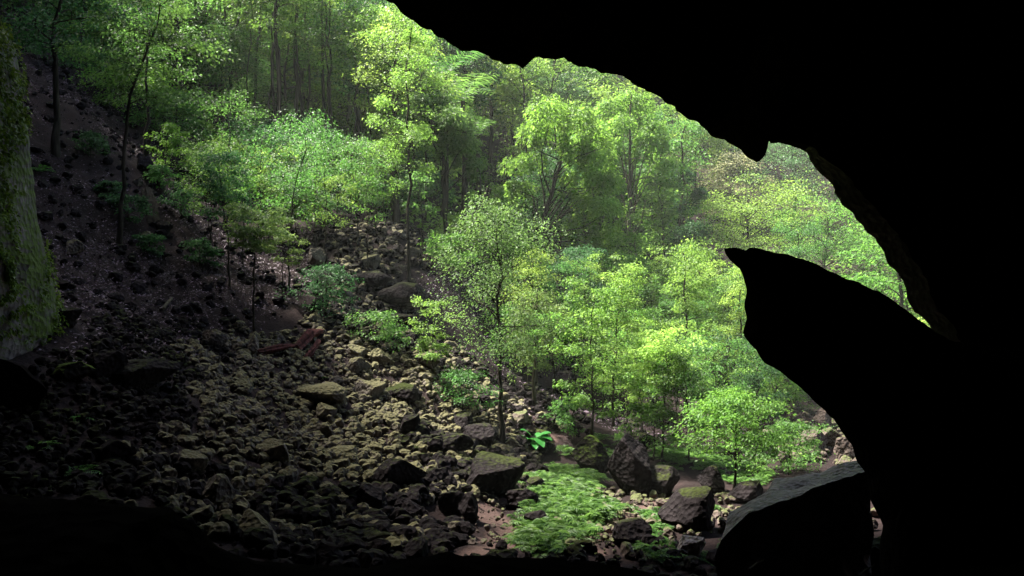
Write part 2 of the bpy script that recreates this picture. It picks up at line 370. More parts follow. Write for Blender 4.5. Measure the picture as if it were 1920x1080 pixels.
BL = [
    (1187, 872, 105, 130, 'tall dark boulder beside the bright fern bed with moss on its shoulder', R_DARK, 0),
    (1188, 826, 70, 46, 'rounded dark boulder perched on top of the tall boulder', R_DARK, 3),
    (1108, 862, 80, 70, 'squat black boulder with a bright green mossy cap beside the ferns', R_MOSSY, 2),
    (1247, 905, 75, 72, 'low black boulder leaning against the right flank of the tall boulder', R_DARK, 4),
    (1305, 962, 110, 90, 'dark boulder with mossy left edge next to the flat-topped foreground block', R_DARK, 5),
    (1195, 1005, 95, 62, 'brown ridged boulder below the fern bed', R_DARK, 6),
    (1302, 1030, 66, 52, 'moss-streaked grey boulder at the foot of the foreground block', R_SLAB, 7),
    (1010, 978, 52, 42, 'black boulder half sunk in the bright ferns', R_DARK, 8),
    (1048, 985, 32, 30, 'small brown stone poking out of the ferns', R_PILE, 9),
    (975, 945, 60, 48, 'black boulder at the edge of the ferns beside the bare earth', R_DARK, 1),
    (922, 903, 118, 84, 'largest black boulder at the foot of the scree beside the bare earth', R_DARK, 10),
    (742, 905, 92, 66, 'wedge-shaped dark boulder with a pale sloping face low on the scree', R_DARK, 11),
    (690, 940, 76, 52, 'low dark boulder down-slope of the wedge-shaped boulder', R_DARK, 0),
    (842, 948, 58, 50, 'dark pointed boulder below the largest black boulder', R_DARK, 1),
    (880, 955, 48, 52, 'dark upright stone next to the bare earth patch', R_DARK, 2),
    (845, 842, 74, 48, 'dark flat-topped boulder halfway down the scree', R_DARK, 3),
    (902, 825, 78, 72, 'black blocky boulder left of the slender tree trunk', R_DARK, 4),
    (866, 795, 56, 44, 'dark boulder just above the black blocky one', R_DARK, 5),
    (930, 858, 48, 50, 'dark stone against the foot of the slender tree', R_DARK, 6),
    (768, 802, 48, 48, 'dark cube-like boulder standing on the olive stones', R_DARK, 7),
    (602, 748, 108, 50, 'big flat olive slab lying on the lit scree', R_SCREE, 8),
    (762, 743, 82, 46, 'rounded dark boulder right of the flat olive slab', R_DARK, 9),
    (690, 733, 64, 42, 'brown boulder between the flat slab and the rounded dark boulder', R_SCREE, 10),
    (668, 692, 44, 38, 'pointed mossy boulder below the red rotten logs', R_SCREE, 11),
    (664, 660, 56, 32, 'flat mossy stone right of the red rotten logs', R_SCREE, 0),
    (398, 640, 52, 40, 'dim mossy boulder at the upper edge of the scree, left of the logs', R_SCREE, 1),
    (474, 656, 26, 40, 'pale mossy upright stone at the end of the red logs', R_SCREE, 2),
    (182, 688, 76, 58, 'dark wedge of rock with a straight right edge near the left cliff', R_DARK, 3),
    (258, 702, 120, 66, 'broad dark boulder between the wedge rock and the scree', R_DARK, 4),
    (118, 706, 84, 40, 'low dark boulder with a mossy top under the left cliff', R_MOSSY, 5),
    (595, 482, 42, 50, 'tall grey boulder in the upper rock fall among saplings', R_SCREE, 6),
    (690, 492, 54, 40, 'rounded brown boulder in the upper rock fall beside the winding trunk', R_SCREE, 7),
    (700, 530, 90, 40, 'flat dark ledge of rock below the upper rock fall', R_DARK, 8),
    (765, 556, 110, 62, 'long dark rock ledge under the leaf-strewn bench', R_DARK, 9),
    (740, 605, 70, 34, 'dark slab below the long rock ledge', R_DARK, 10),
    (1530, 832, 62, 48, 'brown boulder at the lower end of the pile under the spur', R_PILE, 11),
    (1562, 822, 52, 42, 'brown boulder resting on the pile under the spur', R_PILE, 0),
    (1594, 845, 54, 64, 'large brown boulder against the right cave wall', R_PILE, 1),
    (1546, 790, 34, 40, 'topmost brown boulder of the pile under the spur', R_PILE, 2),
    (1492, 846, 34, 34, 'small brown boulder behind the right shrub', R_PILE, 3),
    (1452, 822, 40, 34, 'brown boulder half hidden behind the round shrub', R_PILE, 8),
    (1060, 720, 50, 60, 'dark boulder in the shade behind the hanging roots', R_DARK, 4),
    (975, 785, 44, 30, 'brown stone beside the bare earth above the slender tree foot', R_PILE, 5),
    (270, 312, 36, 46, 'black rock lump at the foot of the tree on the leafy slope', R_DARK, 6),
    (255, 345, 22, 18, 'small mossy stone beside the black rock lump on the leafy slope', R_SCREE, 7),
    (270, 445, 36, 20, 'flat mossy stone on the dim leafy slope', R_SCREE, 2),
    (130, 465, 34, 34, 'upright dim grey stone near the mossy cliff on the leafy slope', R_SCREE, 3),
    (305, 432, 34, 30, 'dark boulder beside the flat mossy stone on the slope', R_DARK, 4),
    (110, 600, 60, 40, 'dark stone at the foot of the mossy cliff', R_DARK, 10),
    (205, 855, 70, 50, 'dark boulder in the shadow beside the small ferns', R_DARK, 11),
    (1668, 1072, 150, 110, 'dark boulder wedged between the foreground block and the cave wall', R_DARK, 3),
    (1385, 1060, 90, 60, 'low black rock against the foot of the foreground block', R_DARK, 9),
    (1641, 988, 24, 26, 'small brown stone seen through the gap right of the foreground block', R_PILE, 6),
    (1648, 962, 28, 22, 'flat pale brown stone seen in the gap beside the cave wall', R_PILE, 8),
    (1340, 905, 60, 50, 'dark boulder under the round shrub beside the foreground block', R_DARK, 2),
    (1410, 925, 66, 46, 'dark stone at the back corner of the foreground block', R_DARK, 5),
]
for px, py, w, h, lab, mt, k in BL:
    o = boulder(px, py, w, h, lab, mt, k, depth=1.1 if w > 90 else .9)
    if lab.startswith('rounded dark boulder perched'):
        o.location = (o.location.x * .985, o.location.y - 1.0, o.location.z)

# stones: individuals, then rubble
def free(x, y, r): return all((x - a) ** 2 + (y - b) ** 2 > (r * .7 + c) ** 2 for a, b, c in TAKEN)
lo = SCREE.min(0); hi = SCREE.max(0)
n_st = 0
SIZES = sorted([float(np.clip(.17 * rng.pareto(2.2) + .24, .24, .75)) for _ in range(232)], reverse=True)
for s in SIZES:
    for _ in range(60):
        x, y = rng.uniform(lo, hi)
        if not in_poly(np.array([[x, y]]), SCREE)[0]: continue
        if y < 11.5 and rng.random() < .5: continue
        if s > .4 and x < -5.5 and rng.random() < .7: continue
        if free(x, y, s * .6): break
    else: continue
    z = gz(x, y)
    low = x > -2.2 - (y - 14) * .25 and y < 21
    top = y > 27
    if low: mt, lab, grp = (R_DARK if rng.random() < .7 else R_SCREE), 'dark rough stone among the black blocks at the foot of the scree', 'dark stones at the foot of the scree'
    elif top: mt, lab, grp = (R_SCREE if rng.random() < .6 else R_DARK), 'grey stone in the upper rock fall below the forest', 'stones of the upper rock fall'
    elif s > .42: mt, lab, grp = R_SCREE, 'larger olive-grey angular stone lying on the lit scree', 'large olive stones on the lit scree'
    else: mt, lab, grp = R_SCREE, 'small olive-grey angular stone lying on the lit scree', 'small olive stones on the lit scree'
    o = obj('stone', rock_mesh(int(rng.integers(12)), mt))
    fl = rng.uniform(.6, .95)
    o.scale = (s * rng.uniform(.5, .66), s * rng.uniform(.42, .6), s * .52 * fl)
    o.rotation_euler = (rng.uniform(-.5, .5), rng.uniform(-.5, .5), rng.uniform(0, 6.3))
    o.location = (x, y, z + s * .52 * fl * .45)
    tag(o, lab, 'stone', grp); TAKEN.append((x, y, s * .5)); n_st += 1

SMALL = [rock_verts(300 + k, 2, 9, .12, .5, .85) for k in range(14)]
def rubble(poly, n, smin, smax, mat, name, label, dens=None, lift=.35):
    mb = MB(); lo = poly.min(0); hi = poly.max(0); pts = []
    while len(pts) < n:
        q = rng.uniform(lo - .5, hi + .5, (n * 2, 2)); q3 = np.stack([q[:, 0], q[:, 1], 0 * q[:, 0]], 1)
        q = q[in_poly(q + .9 * np.stack([fbm(q3 * .8, 140, 3), fbm(q3 * .8, 160, 3)], 1), poly)]
        if dens is not None: q = q[rng.random(len(q)) < dens(q)]
        pts += list(q)
    pts = np.array(pts[:n]); z = H(pts[:, 0], pts[:, 1])
    sz = smin + (smax - smin) * rng.random(n) ** 2.6
    for k in range(n):
        V, T = SMALL[k % len(SMALL)]
        a = rng.uniform(0, 6.3); t = rng.uniform(-.7, .7)
        ca, sa, ct, st = math.cos(a), math.sin(a), math.cos(t), math.sin(t)
        R = np.array([[ca, -sa * ct, sa * st], [sa, ca * ct, -ca * st], [0, st, ct]])
        s = sz[k] * rng.uniform([.45, .4, .3], [.65, .6, .5])
        mb.add((V * s) @ R.T + [pts[k, 0], pts[k, 1], z[k] + sz[k] * lift * .6 + rng.uniform(0, .05)], None, T)
    return tag(obj(name, mb.build(name, mat)), label, 'rubble', None, 'stuff')
rubble(SCREE, 6500, .07, .34, R_SCREE, 'rubble', 'carpet of small olive-grey broken stones covering the scree',
       lambda q: np.clip(1.25 - .05 * np.abs(q[:, 1] - 17), .35, 1) * (1 - .9 * in_poly(q, PATH)))
DARKFOOT = world_poly([(420, 1030), (620, 930), (800, 860), (960, 800), (1010, 830), (960, 900), (870, 940), (900, 1045), (560, 1062)])
rubble(DARKFOOT, 1300, .1, .5, R_DARK, 'rubble', 'jumble of small dark purplish stones at the foot of the scree')
LEFTR = world_poly([(-70, 720), (-70, 950), (60, 945), (310, 950), (350, 790), (330, 690), (420, 640), (300, 600), (160, 640)])
rubble(LEFTR, 2000, .05, .26, R_DARK, 'rubble', 'dim broken stones in the shade under the left cliff')
UPPER = world_poly([(540, 620), (640, 560), (560, 470), (590, 420), (700, 395), (830, 470), (760, 560), (900, 700), (1050, 760), (1080, 840), (960, 790), (800, 700), (660, 650)])
rubble(LITTER, 2200, .05, .42, R_DARK, 'rubble', 'scattered dark stones half buried in the leaf litter of the slope')
HOLLOW = world_poly([(820, 700), (900, 560), (1000, 560), (1200, 640), (1450, 700), (1480, 860), (1200, 830), (1040, 760), (1000, 880), (930, 830)])
rubble(HOLLOW, 1500, .06, .42, R_DARK, 'rubble', 'dark stones scattered over the floor of the bright hollow')
rubble(UPPER, 1700, .08, .5, R_DARK, 'rubble', 'dark blocks of the rock fall between the saplings')
RIGHTF = world_poly([(1090, 900), (1420, 940), (1330, 1060), (1020, 1060), (1080, 990)])
rubble(RIGHTF, 500, .06, .3, R_PILE, 'rubble', 'brown stones strewn over the earth below the fern bed')
RP = world_poly([(1440, 870), (1480, 780), (1600, 780), (1640, 880)])
rubble(np.array([(-6.5, 6.5), (-5.5, 13), (-3, 13.2), (0, 12.5), (3.2, 14.5), (3.6, 11), (3.5, 7)], float), 1500, .06, .4, R_DARK, 'rubble', 'near black stones along the edge of the cave floor')
rubble(PATH, 260, .03, .16, R_PILE, 'rubble', 'small pebbles scattered on the bare reddish earth')
rubble(RP, 220, .1, .6, R_PILE, 'rubble', 'small brown blocks of the pile under the spur')

# leaf litter
def litter(poly, n, name, label):
    lo = poly.min(0); hi = poly.max(0); q = np.zeros((0, 2))
    while len(q) < n:
        p = rng.uniform(lo, hi, (n, 2)); p = p[in_poly(p, poly)]
        p = p[rng.random(len(p)) < np.clip(.65 + .9 * fbm(np.stack([p[:, 0], p[:, 1], 0 * p[:, 0]], 1) * .5, 77, 3), .05, 1)]
        q = np.concatenate([q, p])
    q = q[:n]; z = H(q[:, 0], q[:, 1]) + .03 + .04 * rng.random(n)
    a = rng.uniform(0, 6.3, n); mb = MB()
    hd = np.stack([np.cos(a), np.sin(a), rng.normal(0, .45, n)], 1); sd = np.stack([-np.sin(a), np.cos(a), rng.normal(0, .45, n)], 1)
    L = rng.uniform(.05, .11, n)
    mb.leaves(np.stack([q[:, 0], q[:, 1], z], 1), unit(hd), unit(sd), L, L * .5)
    tag(obj(name, mb.build(name, L_LITTER)), label, 'leaf litter', None, 'stuff')
litter(LITTER, 36000, 'leaf_litter', 'dead pinkish-brown leaves strewn over the dim slope')
litter(LITTER2, 1500, 'leaf_litter', 'dead pinkish leaves on the bench above the rock ledge')
litter(HOLLOW, 9000, 'leaf_litter', 'dead brown leaves on the floor of the bright hollow')
litter(world_poly([(740, 640), (820, 620), (1010, 780), (990, 880), (960, 820)]), 1600, 'leaf_litter', 'dead leaves on the earth between the stones and the slender tree')

# ------------------------------------------------------------------ trees
def skeleton(seed, Hh, W, cb, r0, nb, shape, path=None, wig=.03, up=.5, forks=0):
    r = np.random.default_rng(seed)
    K = 14; t = np.linspace(0, 1, K)
    if path is not None:
        pa = np.array(path, float); ox = np.interp(t, pa[:, 1], pa[:, 0])
    else:
        ox = np.cumsum(r.normal(0, wig * Hh / 3, K)) * t
    oy = np.cumsum(r.normal(0, wig * Hh / 3, K)) * t
    tr = np.stack([ox, oy, t * Hh], 1); tr[1:-1] += r.normal(0, .006 * Hh, (K - 2, 3)) * [1, 1, 0]
    mb = MB(); rad = r0 * (1 - .82 * t) ** .8; rad[0] *= 1.5; rad[1] *= 1.1
    tr2 = tr.copy(); tr2[0, 2] -= .25
    mb.tube(tr2, rad, 7)
    tips = []
    for k in range(nb):
        tt = cb + (1 - cb) * ((k + .5) / nb) ** .85
        tt = min(tt, .985)
        p = np.array([np.interp(tt, t, tr[:, a]) for a in range(3)])
        u = (tt - cb) / (1 - cb)
        prof = {'oval': math.sin(math.pi * (.12 + .8 * u)) ** .7, 'umbrella': .45 + .55 * u if u < .8 else 1 - (u - .8) * 1.5,
                'column': .75 + .25 * math.sin(7 * u + seed), 'dome': math.sqrt(max(.05, 1 - u ** 2)), 'cone': 1 - .8 * u}[shape]
        ln = W * .5 * prof * r.uniform(.7, 1.12)
        az = k * 2.39996 + r.normal(0, .4)
        el = up * (.35 + .9 * u) + r.normal(0, .15)
        n = 6; s = np.linspace(0, 1, n)[:, None]
        dirv = np.array([math.cos(az), math.sin(az), 0])
        bend = r.normal(0, .12, (1, 3)) * ln
        br = p + dirv * ln * s * math.cos(el * .6) + np.array([0, 0, 1]) * ln * math.sin(el) * s ** .75 - np.array([0, 0, 1]) * ln * .18 * s ** 3 + bend * np.sin(s * math.pi)
        rb = max(r0 * (1 - .8 * tt) * .55, .006)
        mb.tube(br, rb * (1 - .8 * s[:, 0]), 5)
        for q in (.55, .8, 1.0):
            c = br[0] + (br[-1] - br[0]) * q if q < 1 else br[-1]
            ii = int(q * (n - 1)); c = br[ii]
            tips.append(c)
            nsub = 2 if q < 1 else 3
            for _ in range(nsub):
                a2 = az + r.normal(0, .9); l2 = ln * r.uniform(.25, .5)
                e = c + l2 * np.array([math.cos(a2), math.sin(a2), r.normal(.18, .25)])
                mb.tube([c, (c + e) / 2 + r.normal(0, .03, 3) * l2, e], [rb * .35, rb * .25, rb * .1], 3)
                tips.append(e)
    tips.append(tr[-1])
    return mb, np.array(tips), tr

def fill_leaves(mb, tips, n, rc, L, seed, flat=.42, axis=None, droop=.3):
    r = np.random.default_rng(seed + 991)
    wts = r.uniform(.35, 1.6, len(tips)) * (r.random(len(tips)) < .62); wts[-1] = 1; wts /= wts.sum()
    idx = r.choice(len(tips), n, p=wts)
    sc = r.uniform(.55, 1.35, len(tips))[idx]
    off = r.normal(0, 1, (n, 3)); nn = np.linalg.norm(off, axis=1, keepdims=True); off = off / nn * np.minimum(nn, 2.0)
    cap = r.random(n) < .5
    ca = r.uniform(0, 6.283, n); cr = np.sqrt(r.random(n)) * 1.5
    capo = np.stack([np.cos(ca) * cr, np.sin(ca) * cr, 1.1 - .75 * cr ** 2 + r.normal(0, .12, n)], 1)
    off = np.where(cap[:, None], capo, off)
    off *= [rc, rc, rc * flat]; off *= sc[:, None]
    pos = tips[idx] + off
    cen = tips.mean(0) if axis is None else axis
    rad = pos - cen; rad[:, 2] *= .2
    a = np.arctan2(rad[:, 1], rad[:, 0]) + r.normal(0, 1.1, n)
    pit = -droop + r.normal(0, .4, n)
    hd = np.stack([np.cos(a) * np.cos(pit), np.sin(a) * np.cos(pit), np.sin(pit)], 1)
    roll = r.normal(0, .55, n)
    sx = np.stack([-np.sin(a), np.cos(a), 0 * a], 1); nz = np.cross(hd, sx)
    sd = sx * np.cos(roll)[:, None] + nz * np.sin(roll)[:, None]
    LL = L * r.uniform(.6, 1.35, n)
    mb.leaves(pos, hd, sd, LL, LL * r.uniform(.42, .62, n), .12)

def tree_meshes(seed, Hh, W, cb, r0, nb=16, shape='oval', n=6000, rc=None, L=.12, path=None, leafm=L_MID, barkm=B_DARK, wig=.03, up=.5, flat=.55):
    mb, tips, tr = skeleton(seed, Hh, W, cb, r0, nb, shape, path, wig, up)
    lm = MB(); fill_leaves(lm, tips, n, rc or W * .085, L, seed, flat)
    return mb.build('trunk', barkm, True), lm.build('crown', leafm)

def draped_meshes(seed, Hh, W, r0, n, L, leafm, barkm=B_DARK, path=None, drape=.55, top=.22, strands=90, lumps_px=None, ref=None):
    """a trunk under a dome of creepers that hang down in curtains"""
    r = np.random.default_rng(seed)
    mb, tips, tr = skeleton(seed, Hh, W * .8, .55, r0, 14, 'dome', path, .03, .7)
    top_c = tr[-1]
    lumps = []
    nl = strands // 3
    if lumps_px:                       # cushions of creeper, each hung on its own limb
        bx, bz, d0 = ref
        for (lx, ly, lr) in lumps_px:
            R = lr / F * d0; x0, z0 = (lx - bx) / F * d0, -(ly - 540) / F * d0 - bz
            y0 = r.uniform(-.24, .24) * W
            for _ in range(2):
                lumps.append((x0 + r.normal(0, .25) * R, y0 + r.normal(0, .8) * R, z0 + r.normal(0, .2) * R, R * r.uniform(.8, 1.1)))
            for _ in range(4):         # ragged ends that hang below the cushion
                a = r.uniform(0, 6.283); h = R
                for q in range(int(r.integers(2, 5))):
                    lumps.append((x0 + math.cos(a) * R * .8, y0 + math.sin(a) * R * .8, z0 - h, R * .28)); h += R * .38
            k = int(np.clip((z0 / Hh) * .62 * 13, 4, 12)); p0 = tr[k]
            m = (p0 + [x0, y0, z0]) / 2 + r.normal(0, .12, 3) * W * .5; m[2] += .06 * Hh
            mb.tube([p0, (p0 + m) / 2 + r.normal(0, .1, 3), m, [x0, y0, z0]], [r0 * .3, r0 * .25, r0 * .18, r0 * .06], 5)
        nl = 0
    for k in range(nl):
        a = k * 2.39996 + r.normal(0, .3); q = math.sqrt((k + .5) / nl); rr = W * .42 * q * (1 + .2 * math.sin(3 * a + seed))
        z = Hh * (1 - top * q ** 2.2) - W * .1 + r.normal(0, .025 * Hh)
        R = W * r.uniform(.09, .16); ln = Hh * drape * (.05 + .95 * q ** 1.6) * r.uniform(.2, 1.1)
        x0, y0, u = top_c[0] * .7 + rr * math.cos(a), top_c[1] * .7 + rr * math.sin(a), 0
        while True:
            lumps.append((x0 + r.normal(0, .3) * R, y0 + r.normal(0, .3) * R, z - u, R)); u += R * r.uniform(.9, 1.5); R = max(R * r.uniform(.78, .98), W * .05)
            if u > ln: break
        if k % 2 == 0:
            mb.tube([[x0, y0, z], [x0 + .1, y0, z - ln * .6], [x0, y0 + .1, z - ln - .12 * Hh]], [.014, .012, .006], 3)
    lumps = np.array(lumps); wt = lumps[:, 3] ** 2; idx = r.choice(len(lumps), n, p=wt / wt.sum())
    dr = unit(r.normal(0, 1, (n, 3))); dr[:, 2] = np.where(dr[:, 2] < -.35, -dr[:, 2], dr[:, 2])
    pos = lumps[idx, :3] + dr * (lumps[idx, 3] * r.uniform(.72, 1.12, n) * (1 + .25 * fbm(dr * 2.2 + idx[:, None] * 3.7, 5, 2)))[:, None] * [1, 1, 1.15]
    hd = unit(dr * [.8, .8, .25] + [0, 0, -.45] + r.normal(0, .35, (n, 3))); sv = unit(np.cross(hd, dr + r.normal(0, .3, (n, 3))))
    LL = L * r.uniform(.6, 1.35, n); lm = MB(); lm.leaves(pos, hd, sv, LL, LL * r.uniform(.42, .62, n), .2)
    return mb.build('trunk', barkm, True), lm.build('crown', leafm)

HERO = []
def plant(name, label, cat, mts, base, group=None, rz=0, crown_name='crown', trunk_name='trunk'):
    t = obj(name, None); t.location = base; t.rotation_euler = (0, 0, rz)
    tag(t, label, cat, group)
    obj(trunk_name, mts[0], t); obj(crown_name, mts[1], t)
    HERO.append((base[0], base[1]))
    return t

sd = [50]
def hero(label, px, py, top, wpx, cb=.45, r0=.06, d=None, shape='oval', n=5000, L=.11, path=None, leaf=L_MID, bark=B_DARK, nb=16, rc=None,
         name='tree', cat='tree', group=None, flat=.55, up=.5, wig=.03, draped=None):
    sd[0] += 1
    if d is None: b, d = ground(px, py)
    else:
        x = (px - 960) / F * d; b = np.array([x, d, gz(x, d)])
    Hh = -(top - 540) / F * d - b[2]; W = wpx / F * d
    if path: path = [((q - px) / F * d, f) for q, f in path]
    if draped and 'lumps_px' in draped: draped = dict(draped, ref=(px, b[2], d))
    if draped: mts = draped_meshes(sd[0], Hh, W, r0, n, L, leaf, bark, path, **draped)
    else: mts = tree_meshes(sd[0], Hh, W, cb, r0, nb, shape, n, rc, L, path, leaf, bark, wig, up, flat)
    return plant(name, label, cat, mts, b, group)

# --- left slope
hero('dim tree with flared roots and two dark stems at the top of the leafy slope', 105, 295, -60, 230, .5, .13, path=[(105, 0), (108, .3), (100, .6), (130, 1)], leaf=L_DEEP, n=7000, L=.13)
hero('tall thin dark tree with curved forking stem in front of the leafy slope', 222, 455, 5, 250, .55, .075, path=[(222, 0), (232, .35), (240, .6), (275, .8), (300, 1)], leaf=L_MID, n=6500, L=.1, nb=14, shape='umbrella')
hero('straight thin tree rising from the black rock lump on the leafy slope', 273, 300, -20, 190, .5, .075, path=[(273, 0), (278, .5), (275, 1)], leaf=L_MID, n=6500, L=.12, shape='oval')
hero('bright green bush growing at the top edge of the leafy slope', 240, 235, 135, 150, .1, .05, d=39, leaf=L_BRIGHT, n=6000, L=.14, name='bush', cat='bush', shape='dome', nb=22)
hero('mid green bush below the bright bush beside the leafy slope', 330, 270, 185, 130, .1, .05, d=40, leaf=L_MID, n=5000, L=.14, name='bush', cat='bush', shape='dome', nb=20)
hero('small pale shrub on the leafy slope below the straight thin tree', 310, 275, 235, 70, .1, .03, d=34, leaf=L_BRIGHT, n=1800, L=.12, name='shrub', cat='shrub', shape='dome', nb=12)
hero('dim low shrub beside the curved dark stem on the slope', 240, 420, 370, 70, .1, .02, leaf=L_DEEP, n=1500, L=.1, name='shrub', cat='shrub', shape='dome', nb=12)
hero('dim low shrub in the middle of the dark slope', 340, 410, 360, 60, .1, .02, leaf=L_DEEP, n=1300, L=.1, name='shrub', cat='shrub', shape='dome', nb=12)
hero('sapling with flat mushroom-shaped pale olive crown on thin stem', 477, 632, 405, 118, .7, .035, shape='umbrella', leaf=L_OLIVE, n=5200, L=.085, nb=18, flat=.3, path=[(477, 0), (474, .5), (482, 1)])
hero('small pale sapling directly right of the mushroom-crowned sapling', 530, 555, 440, 60, .5, .02, leaf=L_OLIVE, n=1600, L=.08)
S = [
 ('thin sapling with two leafy tiers beside the dark slope', 396, 468, 285, 110, L_MID, .35),
 ('slim leaning sapling left of the mushroom-crowned sapling', 430, 540, 300, 100, L_TEAL, .5),
 ('broad-crowned sapling in front of the tall straight trunks', 540, 540, 232, 140, L_MID, .45),
 ('sapling with layered green crown above the upper rock fall', 610, 505, 265, 140, L_MID, .4),
 ('thin pale-stemmed sapling growing out of the upper rock fall', 670, 470, 280, 120, L_MID, .4),
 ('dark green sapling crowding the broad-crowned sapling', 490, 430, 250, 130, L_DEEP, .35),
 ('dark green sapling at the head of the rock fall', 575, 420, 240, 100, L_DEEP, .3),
 ('dense young tree between mushroom-crowned sapling and slope top', 420, 420, 190, 140, L_MID, .3),
 ('spindly forked sapling left of the thick mossy trunk', 705, 440, 270, 90, L_BRIGHT, .4),
]
for lab, px, py, top, w, lm, cb in S:
    hero(lab, px, py, top, w, cb, .035, leaf=lm, n=3600, L=.09, nb=20, shape='oval', flat=.8, up=.65)
hero('bushy bluish shrub leaning over the stones below the upper rock fall', 612, 600, 505, 105, .05, .03, leaf=L_TEAL, n=3200, L=.085, name='shrub', cat='shrub', shape='dome', nb=20)
hero('low pale shrub between the stones right of the red logs', 705, 650, 590, 95, .05, .02, leaf=L_MID, n=1700, L=.085, name='shrub', cat='shrub', shape='dome', nb=16)
hero('small light plant at the foot of the long rock ledge', 735, 645, 610, 60, .05, .015, leaf=L_BRIGHT, n=900, L=.08, name='shrub', cat='shrub', shape='dome', nb=12)
# --- tall trunks behind
TR = [
 ('thickest tall straight trunk of the upper wood', 522, 265, 522, 520, .17, 46, L_YELLOW),
 ('slim trunk standing against the thickest tall trunk', 516, 262, 512, 516, .10, 45, L_MID),
 ('tall straight trunk right of the thickest trunk', 566, 240, 552, 558, .16, 49, L_BRIGHT),
 ('tall trunk forking high up above the rock fall', 605, 272, 606, 598, .12, 46, L_MID),
 ('pale tall trunk at the top of the bright wood', 432, 200, 432, 428, .18, 58, L_YELLOW),
 ('dark leaning trunk high in the upper wood', 385, 190, 388, 402, .18, 56, L_MID),
 ('pale thin trunk behind the tall forked trunk', 655, 220, 655, 668, .14, 60, L_BRIGHT),
]
for lab, px, py, p1, p2, r, d, lm in TR:
    hero(lab, px, py, -150, 200, .62, r, d=d, leaf=lm, n=3600, L=.17, path=[(px, 0), (p1, .4), (p2, .75), (p2 + 6, 1)], nb=18, bark=B_DARK if 'pale' not in lab else B_GREY)
# --- middle
hero('thick mossy trunk standing at the edge of the upper rock fall', 742, 438, 60, 190, .55, .17, leaf=L_YELLOW, n=6500, L=.13, path=[(742, 0), (738, .5), (742, 1)], d=41)
hero('slender winding dark trunk with high yellow-green crown in front of the rock ledge', 766, 540, 40, 130, .42, .075, leaf=L_YELLOW, n=7500, L=.1, path=[(766, 0), (764, .3), (768, .55), (758, .75), (762, .9), (768, 1)], bark=B_DARK, flat=.8)
hero('dark trunk under an arching creeper-hung crown left of the vine-covered trees', 836, 462, 140, 165, .5, .13, d=40, leaf=L_OLIVE, n=17000, L=.14, path=[(836, 0), (832, .5), (800, .8), (790, 1)], draped=dict(lumps_px=[(800,175,24),(825,205,26),(850,240,24),(870,275,20),(802,222,18),(835,262,18),(785,200,16),(887,312,14),(780,150,18)]))
hero('thin dark stem behind the arching creeper-hung tree', 800, 372, 200, 110, .5, .08, d=47, leaf=L_BRIGHT, n=4000, L=.14)
hero('low bright bush at the foot of the arching tree', 850, 520, 445, 100, .05, .03, d=36, leaf=L_BRIGHT, n=4200, L=.11, name='bush', cat='bush', shape='dome', nb=20)
hero('vine-covered tree with lumpy bright green cushions of creepers over dark forked trunk', 1002, 470, 205, 215, .5, .2, d=46, leaf=L_VINE, n=26000, L=.17, path=[(1002, 0), (1012, .35), (1050, .7), (1062, 1)], draped=dict(lumps_px=[(1030,235,34),(1075,240,30),(1105,270,28),(1000,268,26),(972,318,22),(1130,300,27),(1150,345,24),(1118,350,28),(1085,298,30),(1155,395,20),(1125,408,24),(1092,385,22),(1140,440,19),(1108,462,20),(985,362,18),(963,350,13),(1062,345,15),(1078,430,15),(1150,480,13)]))
hero('second vine-covered tree, taller and darker, with bare straight trunk', 1182, 560, 178, 160, .5, .19, d=56, leaf=L_VINE, n=15000, L=.19, bark=B_GREY, path=[(1182, 0), (1180, .5), (1178, .8), (1184, 1)], draped=dict(lumps_px=[(1180,195,23),(1150,212,24),(1206,208,24),(1130,250,20),(1226,245,22),(1165,252,20),(1240,280,18),(1118,288,14),(1200,270,18),(1250,320,16),(1245,362,14),(1213,330,13),(1258,402,12),(1234,410,11),(1140,312,11)]))
hero('cool green tree with hanging creepers between the vine trees and the pale olive tree', 1270, 590, 240, 120, .4, .16, d=60, leaf=L_TEAL, n=16000, L=.18, draped=dict(lumps_px=[(1280,398,18),(1300,436,20),(1268,456,17),(1292,500,22),(1312,366,14),(1264,512,15),(1306,545,15),(1285,330,16)]))
hero('open-branched tree under the cave roof behind the bright vine tree', 1030, 300, 100, 200, .3, .2, d=66, leaf=L_YELLOW, n=6500, L=.17, path=[(1030, 0), (1022, .6), (1045, 1)], nb=12, up=.8)
hero('forked bare-limbed tree left of the open-branched tree', 990, 300, 110, 110, .45, .17, d=64, leaf=L_BRIGHT, n=3500, L=.16, path=[(992, 0), (990, .6), (975, 1)], nb=9, up=.9)
hero('pale olive round tree near the stalactite point', 1370, 420, 300, 130, .25, .18, d=82, leaf=L_RUST, n=8000, L=.21, shape='dome', nb=22)
hero('grey-green domed tree behind the gap beside the stalactite point', 1490, 440, 262, 170, .2, .22, d=84, leaf=L_TEAL, n=11000, L=.22, shape='dome', nb=26)
hero('broad yellow-green spreading crown above the spur tip', 1410, 560, 375, 230, .4, .2, d=62, leaf=L_YELLOW, n=14000, L=.16, shape='umbrella', nb=30, flat=.35)
hero('spreading green crown reaching right behind the spur', 1545, 580, 408, 200, .35, .2, d=62, leaf=L_BRIGHT, n=11000, L=.16, shape='umbrella', nb=26)
hero('dark green tree squeezed between the spur and the cave roof', 1650, 640, 455, 180, .3, .18, d=58, leaf=L_MID, n=9000, L=.16, shape='umbrella', nb=24)
